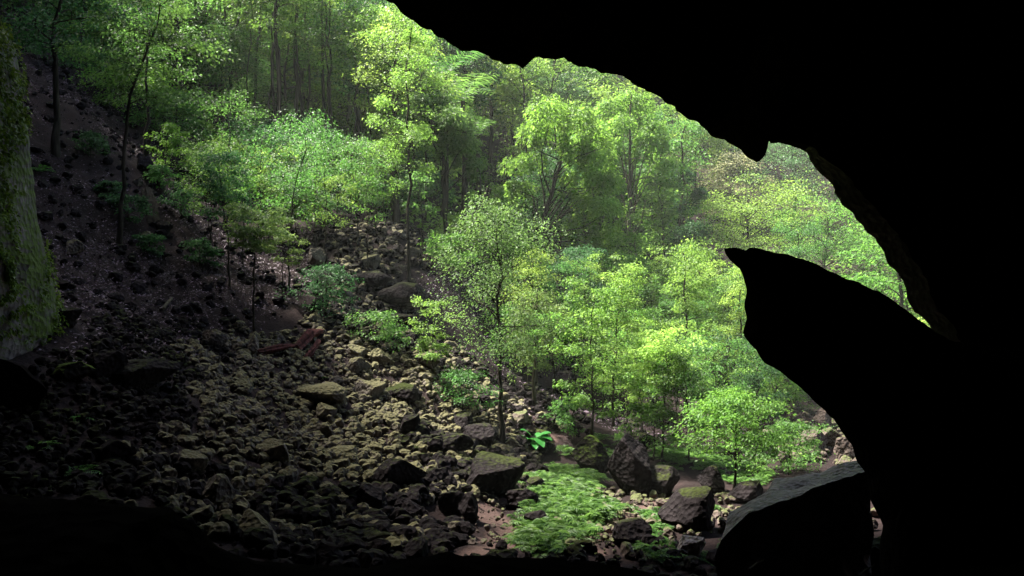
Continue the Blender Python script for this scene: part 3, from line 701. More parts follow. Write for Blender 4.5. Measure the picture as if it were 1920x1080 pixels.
# --- front saplings
hero('slender tree with sinuous stem and wide airy olive crown by the bare earth', 942, 832, 425, 200, .36, .075, leaf=L_OLIVE, n=11500, L=.075, flat=.9, rc=.36, path=[(942, 0), (936, .3), (940, .5), (930, .62), (938, .8), (930, 1)], nb=26, shape='oval', up=.8)
hero('light green sapling standing alone on the scree above the dark boulders', 812, 712, 582, 82, .15, .025, leaf=L_YELLOW, n=3200, L=.075, nb=18, shape='column')
hero('arching fern-like shrub left of the slender olive tree', 868, 775, 700, 110, .05, .02, leaf=L_MID, n=2000, L=.075, name='shrub', cat='shrub', shape='dome', nb=18)
hero('drooping grey-stemmed tree with hanging roots behind the slender olive tree', 1002, 772, 545, 120, .35, .07, d=28, leaf=L_OLIVE, n=4200, L=.085, bark=B_GREY, draped=dict(drape=.75, top=.25, strands=60))
hero('tall narrow bright sapling with paired thin stems behind the mossy boulder', 1110, 825, 545, 130, .15, .045, leaf=L_BRIGHT, n=7000, L=.09, shape='column', nb=26)
hero('narrow yellow-green sapling beside the paired thin stems', 1150, 815, 500, 120, .2, .045, d=29, leaf=L_YELLOW, n=7000, L=.09, shape='column', nb=26)
hero('lime-topped sapling glowing brightest above the tall dark boulder', 1246, 872, 632, 118, .6, .035, leaf=L_LIME, n=5200, L=.085, shape='umbrella', nb=18, path=[(1240, 0), (1246, .5), (1252, 1)])
hero('bright leafy sapling under the lime-topped one', 1225, 865, 715, 110, .15, .03, leaf=L_BRIGHT, n=5000, L=.085, shape='column', nb=22)
hero('thin dark-stemmed sapling right of the lime-topped one', 1292, 872, 665, 100, .3, .03, leaf=L_MID, n=4200, L=.085, shape='oval', nb=18)
hero('round many-stemmed green shrub behind the flat-topped foreground block', 1378, 932, 755, 170, .3, .04, leaf=L_BRIGHT, n=9500, L=.075, shape='dome', nb=30)
hero('low leafy shrub reaching right from the round shrub', 1478, 890, 800, 120, .1, .03, leaf=L_MID, n=4500, L=.075, name='shrub', cat='shrub', shape='dome', nb=22)
hero('layered green sapling behind the round shrub', 1340, 840, 660, 130, .2, .045, d=29, leaf=L_MID, n=6000, L=.09, shape='umbrella', nb=22)
hero('dark layered sapling in the shade left of the spur edge', 1420, 800, 650, 130, .2, .05, d=33, leaf=L_DEEP, n=6000, L=.1, shape='umbrella', nb=22)
hero('cool green bush behind the wide airy olive crown', 1075, 600, 470, 130, .1, .06, d=42, leaf=L_TEAL, n=7500, L=.12, name='bush', cat='bush', shape='dome', nb=24)
hero('bright bush below the second vine-covered tree', 1150, 640, 490, 120, .1, .06, d=43, leaf=L_BRIGHT, n=7500, L=.12, name='bush', cat='bush', shape='oval', nb=24)
hero('green sapling in the middle of the far hollow left of the lime sapling', 1195, 760, 590, 110, .2, .05, d=36, leaf=L_BRIGHT, n=6000, L=.1, shape='oval', nb=20)
hero('pale-trunked tree right of the cool green creeper tree', 1345, 700, 500, 120, .45, .1, d=45, leaf=L_YELLOW, n=5500, L=.12, bark=B_GREY, path=[(1345, 0), (1325, .6), (1310, 1)])
hero('slanting trunk under the spur tip', 1362, 690, 520, 120, .45, .12, d=46, leaf=L_BRIGHT, n=5500, L=.12, path=[(1362, 0), (1370, .5), (1380, 1)])
hero('dark trunk half hidden by the edge of the spur', 1398, 710, 530, 120, .5, .13, d=42, leaf=L_MID, n=5000, L=.12)
hero('thin trunk just below the underside of the spur', 1456, 770, 560, 110, .5, .1, d=37, leaf=L_MID, n=4500, L=.11)
hero('pale thin trunk right of the one below the spur', 1478, 785, 570, 110, .5, .1, d=38, leaf=L_BRIGHT, n=4500, L=.11, bark=B_GREY)
hero('small dark shrub beside the stones at the foot of paired thin stems', 1055, 815, 755, 60, .1, .02, leaf=L_MID, n=1500, L=.08, name='shrub', cat='shrub', shape='dome', nb=14)

for k in range(20):
    px = 345 + 24 * k + rng.uniform(-9, 9); y = rng.uniform(41, 52)
    if px > 790: continue
    x = (px - 960) / F * y
    hh = rng.uniform(9, 14)
    m2 = tree_meshes(400 + k, hh, rng.uniform(2.2, 3.6), .6, rng.uniform(.05, .11), 12, 'oval', 1600, None, .15, None, [L_MID, L_YELLOW, L_BRIGHT][k % 3], B_DARK, .035)
    plant('tree', 'slender dark trunk with a high crown rising through the upper wood', 'tree', m2, np.array([x, y, gz(x, y)]), 'slender dark trunks of the upper wood')
for px, d, h, w, lm in [(455, 43, 60, 90, L_MID), (500, 42, 55, 85, L_BRIGHT), (545, 43, 60, 90, L_MID), (585, 44, 50, 80, L_BRIGHT), (470, 40, 48, 70, L_BRIGHT), (525, 39.5, 44, 70, L_MID), (420, 41, 50, 80, L_MID), (635, 44, 55, 80, L_MID), (680, 45, 60, 90, L_BRIGHT)]:
    x = (px - 960) / F * d; py = 540 - gz(x, d) / d * F
    hero('leafy shrub on the bank between the saplings and the tall straight trunks', px, py, py - h, w, .05, .025, d=d, leaf=lm, n=2800, L=.12, name='shrub', cat='shrub', shape='dome', nb=16, group='shrubs on the bank under the tall trunks')
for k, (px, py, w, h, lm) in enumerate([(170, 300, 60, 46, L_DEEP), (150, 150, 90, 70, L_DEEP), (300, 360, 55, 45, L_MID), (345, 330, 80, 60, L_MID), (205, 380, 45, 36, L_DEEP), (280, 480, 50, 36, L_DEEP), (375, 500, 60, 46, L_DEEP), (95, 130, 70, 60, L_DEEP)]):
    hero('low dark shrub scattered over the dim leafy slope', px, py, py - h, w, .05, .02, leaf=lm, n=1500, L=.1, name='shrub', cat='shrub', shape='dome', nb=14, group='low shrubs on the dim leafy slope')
STEMS = [(395, 470, 300), (455, 500, 330), (505, 470, 290), (560, 510, 330), (590, 470, 280), (635, 540, 340), (655, 450, 270), (690, 520, 330), (720, 420, 250), (790, 500, 330),
         (1035, 790, 600), (1075, 800, 590), (1130, 790, 560), (1175, 800, 600), (1205, 830, 640), (1270, 850, 660), (1315, 830, 640), (1340, 800, 610), (1230, 780, 540), (1165, 760, 520)]
for k, (px, py, top) in enumerate(STEMS):
    b, d = ground(px, py); hh = -(top - 540) / F * d - b[2]
    m2 = tree_meshes(600 + k, hh, hh * .42, .55, .028, 9, 'oval', 1100, None, .085, None, [L_MID, L_BRIGHT, L_YELLOW][k % 3], B_DARK, .05, .8, .8)
    if px < 900: plant('sapling', 'slim sapling with bare dark stem among the dark rocks of the upper rock fall', 'sapling', m2, b, 'slim saplings in the upper rock fall')
    else: plant('sapling', 'slim sapling with bare dark stem on the shaded floor of the bright hollow', 'sapling', m2, b, 'slim saplings in the bright hollow')
# --- background wood: a few kinds copied
PROTO = []
for k, (W, cb, shape, lm, bk) in enumerate([(5, .15, 'oval', L_BRIGHT, B_DARK), (6, .35, 'umbrella', L_MID, B_DARK), (4.2, .12, 'oval', L_YELLOW, B_GREY),
                                            (5.5, .12, 'dome', L_BRIGHT, B_GREY), (4.5, .5, 'umbrella', L_DEEP, B_DARK), (5, .2, 'column', L_YELLOW, B_DARK)]):
    PROTO.append(tree_meshes(900 + k, 11, W, cb, .15, 20, shape, 6500, .5, .2, None, lm, bk))
PROTO.append(draped_meshes(950, 10, 5, .15, 7000, .2, L_MID, B_DARK, None, .6, .3, 70))
PROTO.append(draped_meshes(951, 9, 5.5, .15, 7000, .2, L_YELLOW, B_DARK, None, .5, .35, 70))
placed = []
LANES = [(960, 1180, 200, 460, 46), (1105, 1265, 180, 560, 56), (770, 872, 120, 460, 41), (400, 700, -200, 265, 47), (1300, 1430, 295, 400, 80), (1430, 1590, 262, 410, 82), (1310, 1620, 375, 480, 62),
         (800, 985, 95, 260, 50), (960, 1060, 105, 215, 64), (0, 380, 60, 420, 36)]
def clear(x, y, z, h, w):
    a, b_ = 960 + (x - w) / y * F, 960 + (x + w) / y * F; t, u = 540 - (z + h) / y * F, 540 - z / y * F
    return not any(a < X1 and b_ > X0 and t < Y1 and u > Y0 and y < D for X0, X1, Y0, Y1, D in LANES)
def forest(n, y0, y1, sp, hmin, hmax, edge=.72):
    c = 0
    for _ in range(n * 12):
        if c >= n: break
        y = rng.uniform(y0, y1); x = rng.uniform(-edge, edge * .9) * y
        if any((x - a) ** 2 + (y - b) ** 2 < sp ** 2 for a, b in placed): continue
        if any((x - a) ** 2 + (y - b) ** 2 < (sp * .6) ** 2 for a, b in HERO): continue
        z = gz(x, y); px = 960 + x / y * F; py = 540 - z / y * F
        if px < 60 and y < 38: continue
        if py < -80: continue
        h = rng.uniform(hmin, hmax)
        if not clear(x, y, z + h * .3, h * .7, h * .2): continue
        k = int(rng.integers(len(PROTO)))
        if px < 380 and k in (0, 2, 3, 5, 7): k = [1, 4, 6][int(rng.integers(3))]
        t = obj('tree', None); t.location = (x, y, z - .1); s = h / 11
        t.scale = (s * rng.uniform(.85, 1.25), s * rng.uniform(.85, 1.25), s); t.rotation_euler = (0, 0, rng.uniform(0, 6.3))
        if px < 380: lab, grp = 'dim green tree of the wood above the leafy slope', 'trees above the leafy slope'
        elif px < 800: lab, grp = 'sunlit leafy tree of the wood behind the tall straight trunks', 'trees behind the tall trunks'
        elif y > 75: lab, grp = 'hazy bright tree high on the far side under the cave roof', 'far trees under the roof line'
        elif px < 1300: lab, grp = 'bright leafy tree of the hollow around the vine-covered trees', 'trees around the vine-covered trees'
        else: lab, grp = 'leafy tree of the wood behind the black spur', 'trees behind the spur'
        tag(t, lab, 'tree', grp)
        obj('trunk', PROTO[k][0], t); obj('crown', PROTO[k][1], t)
        placed.append((x, y)); c += 1
    return c
c0 = 0
for _ in range(900):                                   # low trees that fill the bright hollow
    if c0 >= 26: break
    y = rng.uniform(33, 52); px = rng.uniform(990, 1500); x = (px - 960) / F * y; z = gz(x, y); h = rng.uniform(4, 8)
    if 540 - (z + h) / y * F < (468 if px < 1190 else 425) or any((x - a) ** 2 + (y - b) ** 2 < 1.7 ** 2 for a, b in placed + HERO): continue
    k = [0, 2, 3, 5, 1, 6][int(rng.integers(6))]; s = h / 11
    t = obj('tree', None); t.location = (x, y, z - .1); t.scale = (s * rng.uniform(.65, .95), s * rng.uniform(.65, .95), s); t.rotation_euler = (0, 0, rng.uniform(0, 6.3))
    tag(t, 'low leafy young tree crowding the floor of the bright hollow', 'tree', 'young trees of the bright hollow')
    obj('trunk', PROTO[k][0], t); obj('crown', PROTO[k][1], t); placed.append((x, y)); c0 += 1
for k in range(16):
    px = 385 + 23 * k + rng.uniform(-8, 8); y = rng.uniform(53, 63); x = (px - 960) / F * y; s = rng.uniform(.75, 1.05)
    t = obj('tree', None); t.location = (x, y, gz(x, y) - .1); t.scale = (s * .9, s * .9, s); t.rotation_euler = (0, 0, rng.uniform(0, 6.3))
    tag(t, 'sunlit leafy tree of the wood behind the tall straight trunks', 'tree', 'trees behind the tall trunks')
    q = [2, 3, 5, 0][k % 4]; obj('trunk', PROTO[q][0], t); obj('crown', PROTO[q][1], t); placed.append((x, y))
c1 = forest(26, 40, 52, 2.6, 7, 11)
c2 = forest(60, 50, 78, 3.4, 9, 14)
c3 = forest(70, 78, 125, 4.5, 10, 16)
# understory shrubs
SH = [tree_meshes(970 + k, 2.2, 2.6, .05, .03, 18, 'dome', 3000, .3, .13, None, lm, B_DARK) for k, lm in enumerate([L_BRIGHT, L_MID, L_YELLOW, L_TEAL])]
c = 0; sp_ = []
for _ in range(2000):
    if c >= 90: break
    y = rng.uniform(33, 66); x = rng.uniform(-.62, .45) * y
    if any((x - a) ** 2 + (y - b) ** 2 < 1.6 ** 2 for a, b in sp_): continue
    px = 960 + x / y * F
    if px < 330 and y < 42: continue
    if in_poly(np.array([[x, y]]), UPPER)[0] or in_poly(np.array([[x, y]]), SCREE)[0] or in_poly(np.array([[x, y]]), LITTER2)[0]: continue
    k = int(rng.integers(4))
    if not clear(x, y, gz(x, y), 2.2, .8): continue
    t = obj('shrub', None); t.location = (x, y, gz(x, y) - .1); s = rng.uniform(.6, 1.35); t.scale = (s, s, s * rng.uniform(.8, 1.2)); t.rotation_euler = (0, 0, rng.uniform(0, 6.3))
    lab, grp = ('leafy shrub of the undergrowth below the tall straight trunks', 'undergrowth shrubs below the tall trunks') if px < 800 else ('leafy shrub of the undergrowth in the bright hollow', 'undergrowth shrubs in the bright hollow')
    tag(t, lab, 'shrub', grp); obj('stem', SH[k][0], t); obj('foliage', SH[k][1], t)
    sp_.append((x, y)); c += 1

# undergrowth carpet on the wooded slopes
n = 120000; y = rng.uniform(36, 118, n); x = rng.uniform(-.7, .66, n) * y
q3 = np.stack([x, y, 0 * x], 1); px = 960 + x / y * F
kp = (fbm(q3 * .35, 210, 3) + .35 * fbm(q3 * 1.3, 220, 2) > -.45) & ~((px < 380) & (y < 48)) & ~((px > 620) & (y < 43)) & ~in_poly(np.stack([x, y], 1), UPPER)
x, y = x[kp], y[kp]; n = len(x); z = H(x, y) + rng.random(n) ** 2 * (.35 + .5 * np.clip(fbm(np.stack([x, y, 0 * x], 1) * .8, 230, 2), 0, 1)) * 1.6
a = rng.uniform(0, 6.283, n); pt = rng.normal(-.1, .5, n); hd = np.stack([np.cos(a) * np.cos(pt), np.sin(a) * np.cos(pt), np.sin(pt)], 1)
sv = unit(np.stack([-np.sin(a), np.cos(a), rng.normal(0, .5, n)], 1)); LL = rng.uniform(.2, .45, n); mb = MB(); mb.leaves(np.stack([x, y, z], 1), hd, sv, LL, LL * .55)
tag(obj('undergrowth', mb.build('undergrowth', L_YELLOW)), 'leafy undergrowth covering the wooded slopes', 'undergrowth', None, 'stuff')

# ------------------------------------------------------------------ ferns
def fern_arrays(seed, n_fr, ln, pinn, arch=.55, pw=.85):
    r = np.random.default_rng(seed); mb = MB()
    for k in range(n_fr):
        a = k * 6.283 / n_fr + r.normal(0, .25); l = ln * r.uniform(.75, 1.15); el = r.uniform(.65, 1.15)
        s = np.linspace(0, 1, pinn)
        hx = l * s * math.cos(el) * (1 + .15 * s); hz = l * (math.sin(el) * s - arch * s ** 2)
        dirv = np.array([math.cos(a), math.sin(a)])
        pts = np.stack([hx * dirv[0], hx * dirv[1], hz], 1)
        tan = unit(np.gradient(pts, axis=0)); sidev = np.array([-dirv[1], dirv[0], 0])
        wl = l * .28 * np.sin(np.pi * (.08 + .9 * s)) ** .7
        for sg in (-1, 1):
            hd = unit(tan * .45 + sg * sidev[None, :] + r.normal(0, .1, (pinn, 3)))
            mb.leaves(pts[1:], hd[1:], tan[1:], wl[1:], np.full(pinn - 1, l / pinn * pw), .18)
    return np.concatenate(mb.V), np.concatenate(mb.Q)
FN = [fern_arrays(20 + k, 9 + k, .55, 13) for k in range(4)]
def fern_bed(poly, n, smin, smax, mat, label, name='ferns'):
    mb = MB(); lo, hi = poly.min(0), poly.max(0); c = 0
    while c < n:
        x, y = rng.uniform(lo, hi)
        if not in_poly(np.array([[x, y]]) + .5 * vnoise(np.array([[x * 1.1, y * 1.1, 0]]), 3), poly)[0]: continue
        if vnoise(np.array([[x * .9, y * .9, .5]]), 8)[0] + rng.uniform(-.3, .5) < -.05: continue
        V, Q = FN[int(rng.integers(4))]; s = rng.uniform(smin, smax); a = rng.uniform(0, 6.3)
        R = np.array([[math.cos(a), -math.sin(a), 0], [math.sin(a), math.cos(a), 0], [0, 0, 1]])
        mb.add((V * s) @ R.T + [x, y, gz(x, y)], Q); c += 1
    return tag(obj(name, mb.build(name, mat)), label, 'ferns', None, 'stuff')
FB = world_poly([(985, 905), (1040, 865), (1085, 885), (1130, 945), (1190, 965), (1140, 985), (1130, 1010), (1080, 1045), (970, 1035), (990, 960), (975, 930)])
fern_bed(FB, 210, .4, 1.35, L_FERN, 'bed of bright green ferns in the hollow before the tall boulder')
fern_bed(world_poly([(1200, 985), (1300, 930), (1330, 960), (1250, 1000), (1300, 1060), (1210, 1060)]), 60, .35, .8, L_FERN, 'bright ferns trailing down between the brown boulders')
fern_bed(world_poly([(1050, 880), (1100, 845), (1300, 880), (1440, 920), (1440, 850), (1100, 810), (1040, 850)]), 110, .5, 1.0, L_MID, 'green ferns under the saplings behind the boulders')
fern_bed(world_poly([(1330, 1060), (1345, 1015), (1400, 1010), (1390, 1060)]), 14, .3, .6, L_MID, 'dim ferns at the base of the foreground block')
FERNP = [mesh('fern', V, Q, None, L_MID) for V, Q in FN]
for px, py, s, lab in [(145, 800, .55, 'small fern in the shade below the dark boulders'), (75, 860, .6, 'dim fern deep in the shade under the cliff'),
                       (148, 905, .75, 'green fern at the rim of the black ledge'), (116, 920, .35, 'tiny fern beside the fern at the rim of the ledge'),
                       (610, 745, .3, 'tiny bright fern growing above the flat olive slab'), (605, 715, .35, 'small bright fern below the red logs'),
                       (75, 330, 1.0, 'drooping fern beside the mossy cliff high on the slope')]:
    g, d = ground(px, py); o = obj('fern', FERNP[len(lab) % 4]); o.location = g; o.scale = (s,) * 3; tag(o, lab, 'fern')

# broad-leaved plant
def broad_leaf():
    mb = MB(); r = np.random.default_rng(5)
    for k in range(11):
        a = k * 2.4; l = r.uniform(.35, .55); el = r.uniform(.1, .9); w = l * .3
        b = np.array([math.cos(a) * .1, math.sin(a) * .1, .1 + .2 * r.random()])
        s = np.linspace(0, 1, 6); c = np.stack([np.cos(a) * l * s * math.cos(el), np.sin(a) * l * s * math.cos(el), l * (math.sin(el) * s - .45 * s ** 2)], 1) + b
        sv = np.array([-math.sin(a), math.cos(a), 0]); ww = w * np.sin(math.pi * np.clip(s, .06, .97)) ** .7
        V = np.concatenate([c - sv * ww[:, None] + [0, 0, .03], c, c + sv * ww[:, None] + [0, 0, .03]])
        Q = [[i, i + 1, 7 + i, 6 + i] for i in range(5)] + [[6 + i, 7 + i, 13 + i, 12 + i] for i in range(5)]
        mb.add(V, Q)
    return mb.build('broad_leaf_plant', L_VIVID, True)
g, d = ground(1001, 842); o = obj('broad_leaf_plant', broad_leaf()); o.location = g; o.scale = (1.1,) * 3
tag(o, 'vivid green broad-leaved plant by the bare earth right of the slender tree', 'plant')

# palm / tree fern high under the roof
def palm(px, d, pyc, ln, lab):
    x = (px - 960) / F * d; z0 = gz(x, d); zc = -(pyc - 540) / F * d
    t = obj('tree_fern', None); t.location = (x, d, z0); tag(t, lab, 'tree fern')
    hgt = max(zc - z0, 1.5); tm = MB(); tm.tube([[0, 0, -.2], [.1, 0, hgt * .5], [0, 0, hgt]], [.18, .14, .13], 8)
    obj('trunk', tm.build('trunk', B_DARK, True), t)
    V, Q = fern_arrays(int(px), 9, ln, 14, .5, .36)
    obj('crown', mesh('crown', V + [0, 0, hgt], Q, None, L_FERN), t); HERO.append((x, d))
palm(868, 45, 190, 4.0, 'tree fern with big feathery fronds just under the cave roof')
palm(835, 50, 140, 3.6, 'tree fern half hidden behind the yellow-green crown by the roof')
palm(895, 45, 255, 2.2, 'smaller tree fern with silvery fronds below the big one')
palm(1265, 56, 520, 1.9, 'dark drooping palm hanging among the pale trunks')

# ------------------------------------------------------------------ dead wood
def log(pts, rad, mat, label, name='log', cat='log', jag=.42, seed=1):
    pts = np.asarray(pts, float); K = 34; t = np.linspace(0, 1, K); tp = np.linspace(0, 1, len(pts))
    c = np.stack([np.interp(t, tp, pts[:, a]) for a in range(3)], 1); n = 14
    r_ = np.interp(t, np.linspace(0, 1, len(rad)), rad)
    tan = unit(np.gradient(c, axis=0)); a = unit(np.cross(tan, [0.1, .2, 1.0])); b = np.cross(tan, a)
    th = np.linspace(0, 6.2832, n, endpoint=False)
    V = c[:, None] + r_[:, None, None] * (np.cos(th)[None, :, None] * a[:, None] + np.sin(th)[None, :, None] * b[:, None])
    V = V.reshape(-1, 3); rr = np.repeat(r_, n)
    gro = fbm(np.stack([np.tile(np.cos(th) * 2.2, K), np.tile(np.sin(th) * 2.2, K), np.repeat(t * 2, n)], 1), seed, 3)
    cc = np.repeat(c, n, axis=0)
    V = cc + (V - cc) * (1 + jag * gro)[:, None]
    V[:n] += tan[0] * (fbm(V[:n] * 9, seed, 2) * r_[0] * .9)[:, None]; V[-n:] += tan[-1] * (fbm(V[-n:] * 9, seed + 2, 2) * r_[-1] * .9)[:, None]
    i, j = np.meshgrid(np.arange(K - 1), np.arange(n), indexing='ij'); j2 = (j + 1) % n
    Q = np.stack([i * n + j, i * n + j2, (i + 1) * n + j2, (i + 1) * n + j], -1).reshape(-1, 4)
    V = np.concatenate([V, [c[0], c[-1]]])
    T = [[k, len(V) - 2, (k + 1) % n] for k in range(n)] + [[(K - 1) * n + k, (K - 1) * n + (k + 1) % n, len(V) - 1] for k in range(n)]
    return tag(obj(name, mesh(name, V, Q, T, mat, False)), label, cat)
def gl(px, py, up=0): g, d = ground(px, py); return g + [0, 0, up]
log([gl(482, 672, .12), gl(525, 668, .2), gl(560, 662, .2)], [.09, .12, .07], B_RED, 'red rotten log lying level on the scree', seed=1)
log([gl(555, 668, .15), gl(580, 650, .3), gl(604, 632, .2)], [.12, .15, .07], B_RED, 'thick red rotten log rising to the right end of the level log', seed=2)
log([gl(572, 684, .12), gl(585, 672, .2), gl(598, 660, .25)], [.08, .10, .06], B_RED, 'short broken red log stub below the thick red log', seed=3)
log([gl(492, 682, .08), gl(520, 690, .08)], [.05, .06], B_RED, 'thin red wood splinter in front of the level log', seed=4)
log([gl(288, 428, .1), gl(282, 395, .2), gl(276, 370, .2)], [.16, .2, .16], B_DARK, 'broken dark log lying downhill on the leafy slope', seed=5)
log([gl(305, 588, .05), gl(322, 568, .08)], [.05, .04], B_GREY, 'short grey stick on the dim litter slope', name='stick', cat='stick', seed=6)
x = P(870, 435, 42); x[2] = gz(x[0], x[1]); y = P(918, 352, 43)
log([x - [0, 0, .2], (x + y) / 2 + [.1, 0, .1], y], [.2, .17, .13], B_DARK, 'dead leaning trunk stub between the arching tree and the vine tree', name='leaning_log', cat='log', seed=7)
log([gl(480, 398, .1), gl(510, 410, .25), gl(540, 420, .1)], [.1, .12, .08], B_GREY, 'pale fallen branch among the saplings on the slope', name='fallen_branch', cat='branch', seed=8)
log([gl(672, 718, .1), gl(700, 738, .12)], [.06, .08], B_GREY, 'pale stick between boulders right of the flat slab', name='stick', cat='stick', seed=9)
for pts, lab in [([(1405, 1068), (1420, 1056), (1432, 1050)], 'thin pale twig arching at the foot of the foreground block'),
                 ([(1612, 1080), (1622, 1070), (1640, 1058)], 'thin pale twig beside the right end of the foreground block')]:
    p = [P(a, b_, 8.2 + .1 * i) for i, (a, b_) in enumerate(pts)]
    log(p, [.012, .011, .006], B_GREY, lab, name='twig', cat='twig', seed=11)

# ------------------------------------------------------------------ cave
def resample(pts, n, closed=True):
    p = np.asarray(pts, float)
    if closed: p = np.concatenate([p, p[:1]])
    s = np.concatenate([[0], np.cumsum(np.linalg.norm(np.diff(p[:, :2], axis=0), axis=1))])
    t = np.linspace(0, s[-1], n, endpoint=not closed)
    return np.stack([np.interp(t, s, p[:, k]) for k in range(p.shape[1])], 1)
RIM = [(-300, 1350, 10.5), (-70, 960, 11.5), (0, 860, 12.2), (62, 800, 12.6), (92, 735, 12.8), (50, 690, 12.8), (-200, 600, 12), (-380, 400, 11), (-420, 0, 11), (-420, -350, 11.5), (-100, -380, 12), (300, -230, 12.5), (600, -80, 13), (700, -20, 13),
       (730, 2, 13), (765, 32, 13), (800, 50, 13), (835, 78, 12.8), (870, 95, 12.8), (905, 104, 12.6), (940, 118, 12.6), (978, 129, 12.5), (992, 116, 12.5), (1008, 107, 12.5), (1040, 108, 12.5),
       (1070, 118, 12.4), (1100, 130, 12.4), (1140, 140, 12.4), (1172, 150, 12.4), (1205, 168, 12.3), (1232, 184, 12.3), (1262, 198, 12.3), (1292, 215, 12.2), (1310, 236, 12.2), (1332, 256, 12.2), (1360, 263, 12.2),
       (1388, 278, 12.1), (1398, 296, 12), (1404, 299, 12), (1418, 306, 12), (1432, 295, 12), (1440, 280, 12), (1444, 262, 12), (1448, 268, 12), (1462, 266, 12), (1482, 272, 12), (1510, 288, 11.9), (1536, 322, 11.8), (1560, 358, 11.7),
       (1602, 398, 11.6), (1645, 460, 11.5), (1686, 530, 11.4), (1712, 575, 11.4), (1745, 615, 11.3), (1795, 720, 11.2), (1840, 900, 11), (1830, 1100, 11), (1750, 1400, 10.5), (700, 1700, 10)]
rim = resample(RIM, 1000)
rw = np.stack([P(a, b_, d + 3.0 * np.clip((a - 300) / 400, 0, 1) * np.clip((1480 - a) / 200, 0, 1) * (b_ < 700)) for a, b_, d in rim])
jn = fbm(np.stack([rw[:, 0], rw[:, 2], 0 * rw[:, 0]], 1) * 4.0, 21, 4)
cc = np.array([-1.0, 12, -.5])
rad_ = rw - cc; rad_[:, 1] = 0; rad_ = unit(rad_)
rw = rw + rad_ * (jn * .07)[:, None]
def smooth(a, k):
    for _ in range(k * 5): a = (np.roll(a, 1, 0) + a + np.roll(a, -1, 0)) / 3
    return a
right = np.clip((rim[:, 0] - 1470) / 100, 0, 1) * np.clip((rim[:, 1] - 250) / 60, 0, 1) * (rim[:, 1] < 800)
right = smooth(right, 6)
kx = smooth((np.abs(rim[:, 0] - 1415) < 75) * (rim[:, 1] < 400) * 1.0, 3)[:, None]      # round the hanging point the rock runs straight up
rdir = unit(rad_ * (1 - kx) + np.array([-.15, 0, 1.0]) * kx)
rings = []
def ring(s, dy, sm, amp, sd_, inset=0):
    ln = np.linalg.norm((rw - cc)[:, [0, 2]], axis=1)[:, None]
    q = rw + (rdir if s < 1.35 else rad_) * (s - 1) * ln; q[:, 1] = rw[:, 1] + dy
    q = smooth(q, sm)
    nz = fbm(q * .9, sd_, 4)
    q = q + rad_ * (nz * amp)[:, None] + np.array([0, 1, 0]) * (fbm(q * .8, sd_ + 3, 3) * amp * .6)[:, None]
    return q
# outside of the rock, from far to the rim
for s, dy, sm, amp in [(5.0, -16, 40, 1.2), (4.2, -4, 30, 1.2), (3.0, 2.5, 25, 1.0), (2.0, 3.0, 15, .8), (1.55, 2.6, 8, .5), (1.32, 2.0, 10, .3), (1.15, 1.1, 8, .1)]:
    rings.append(ring(s, dy, sm, amp, 31))
r_back = rw.copy(); r_back[:, 1] += .45; r_back[:, [0, 2]] *= (1.035 + 0 * rw[:, :1]); 
rings.append(r_back + rdir * .06)
rings.append(rw.copy())
# lit band on the right: a lip nearer the camera and further out
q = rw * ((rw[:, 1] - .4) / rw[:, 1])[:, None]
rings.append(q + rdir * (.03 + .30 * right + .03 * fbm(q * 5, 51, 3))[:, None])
for s, dy, sm, amp in [(1.13, -.8, 8, .12), (1.28, -1.0, 8, .2), (1.5, -1.4, 10, .3), (1.75, -3.2, 20, .45), (1.95, -6.5, 30, .5), (2.0, -10.5, 40, .5), (1.8, -15, 40, .5), (1.2, -19, 40, .5), (.4, -21, 40, .3), (.02, -21.5, 40, .0)]:
    rings.append(ring(s, dy, sm, amp, 61))
Vc = np.concatenate(rings); nR, nP = len(rings), len(rw)
i, j = np.meshgrid(np.arange(nR - 1), np.arange(nP), indexing='ij'); j2 = (j + 1) % nP
Qc = np.stack([i * nP + j, i * nP + j2, (i + 1) * nP + j2, (i + 1) * nP + j], -1).reshape(-1, 4)
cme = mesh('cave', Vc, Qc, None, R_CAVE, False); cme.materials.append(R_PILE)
mi = np.zeros((nR - 1, nP), np.int32); mi[7:9, right > .25] = 1      # lighter colour paints the light on the right wall's lip
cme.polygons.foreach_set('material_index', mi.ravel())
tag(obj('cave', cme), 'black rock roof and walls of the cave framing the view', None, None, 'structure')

# near ledge the camera stands on
EDGE = [(-1500, 800, 4.2), (-700, 860, 4.6), (-200, 915, 4.8), (0, 928, 5), (150, 938, 5), (320, 950, 5), (370, 985, 5), (410, 1025, 5), (480, 1048, 5.2), (560, 1062, 5.3), (700, 1058, 5.4), (820, 1042, 5.4), (900, 1040, 5.5), (1000, 1048, 5.5), (1120, 1056, 5.5), (1240, 1078, 5.5), (1500, 1100, 5.2), (1700, 1080, 5), (2300, 1000, 4.6)]
e = resample(EDGE, 300, False); ew = np.stack([P(a, b_, d) for a, b_, d in e])
ew[:, 2] += .025 * fbm(ew * 7, 5, 4)
lr = []
for dy, dz, amp in [(2.2, -4.5, .3), (1.6, -2.6, .25), (.7, -1.1, .2), (.25, -.35, .08), (.05, -.06, .03), (0, 0, 0), (-.3, .0, .03), (-1, -.1, .06), (-2.2, -.2, .1), (-4.2, -.25, .1), (-9, -.3, .15), (-18, -.3, .1)]:
    q = ew + [0, dy, dz]; q = smooth(q, 0) + np.array([0, 0, 1]) * (amp * fbm(q * 2, 88, 4))[:, None]
    if dy < -.5: q[:, 0] *= 1.0 + .1 * abs(dy); q[:, 2] = np.minimum(q[:, 2], np.interp(dy, [-18, -2, 0], [-1.6, -1.5, -1.2]))
    lr.append(q)
Vl = np.concatenate(lr); nR, nP = len(lr), len(ew)
i, j = np.meshgrid(np.arange(nR - 1), np.arange(nP - 1), indexing='ij')
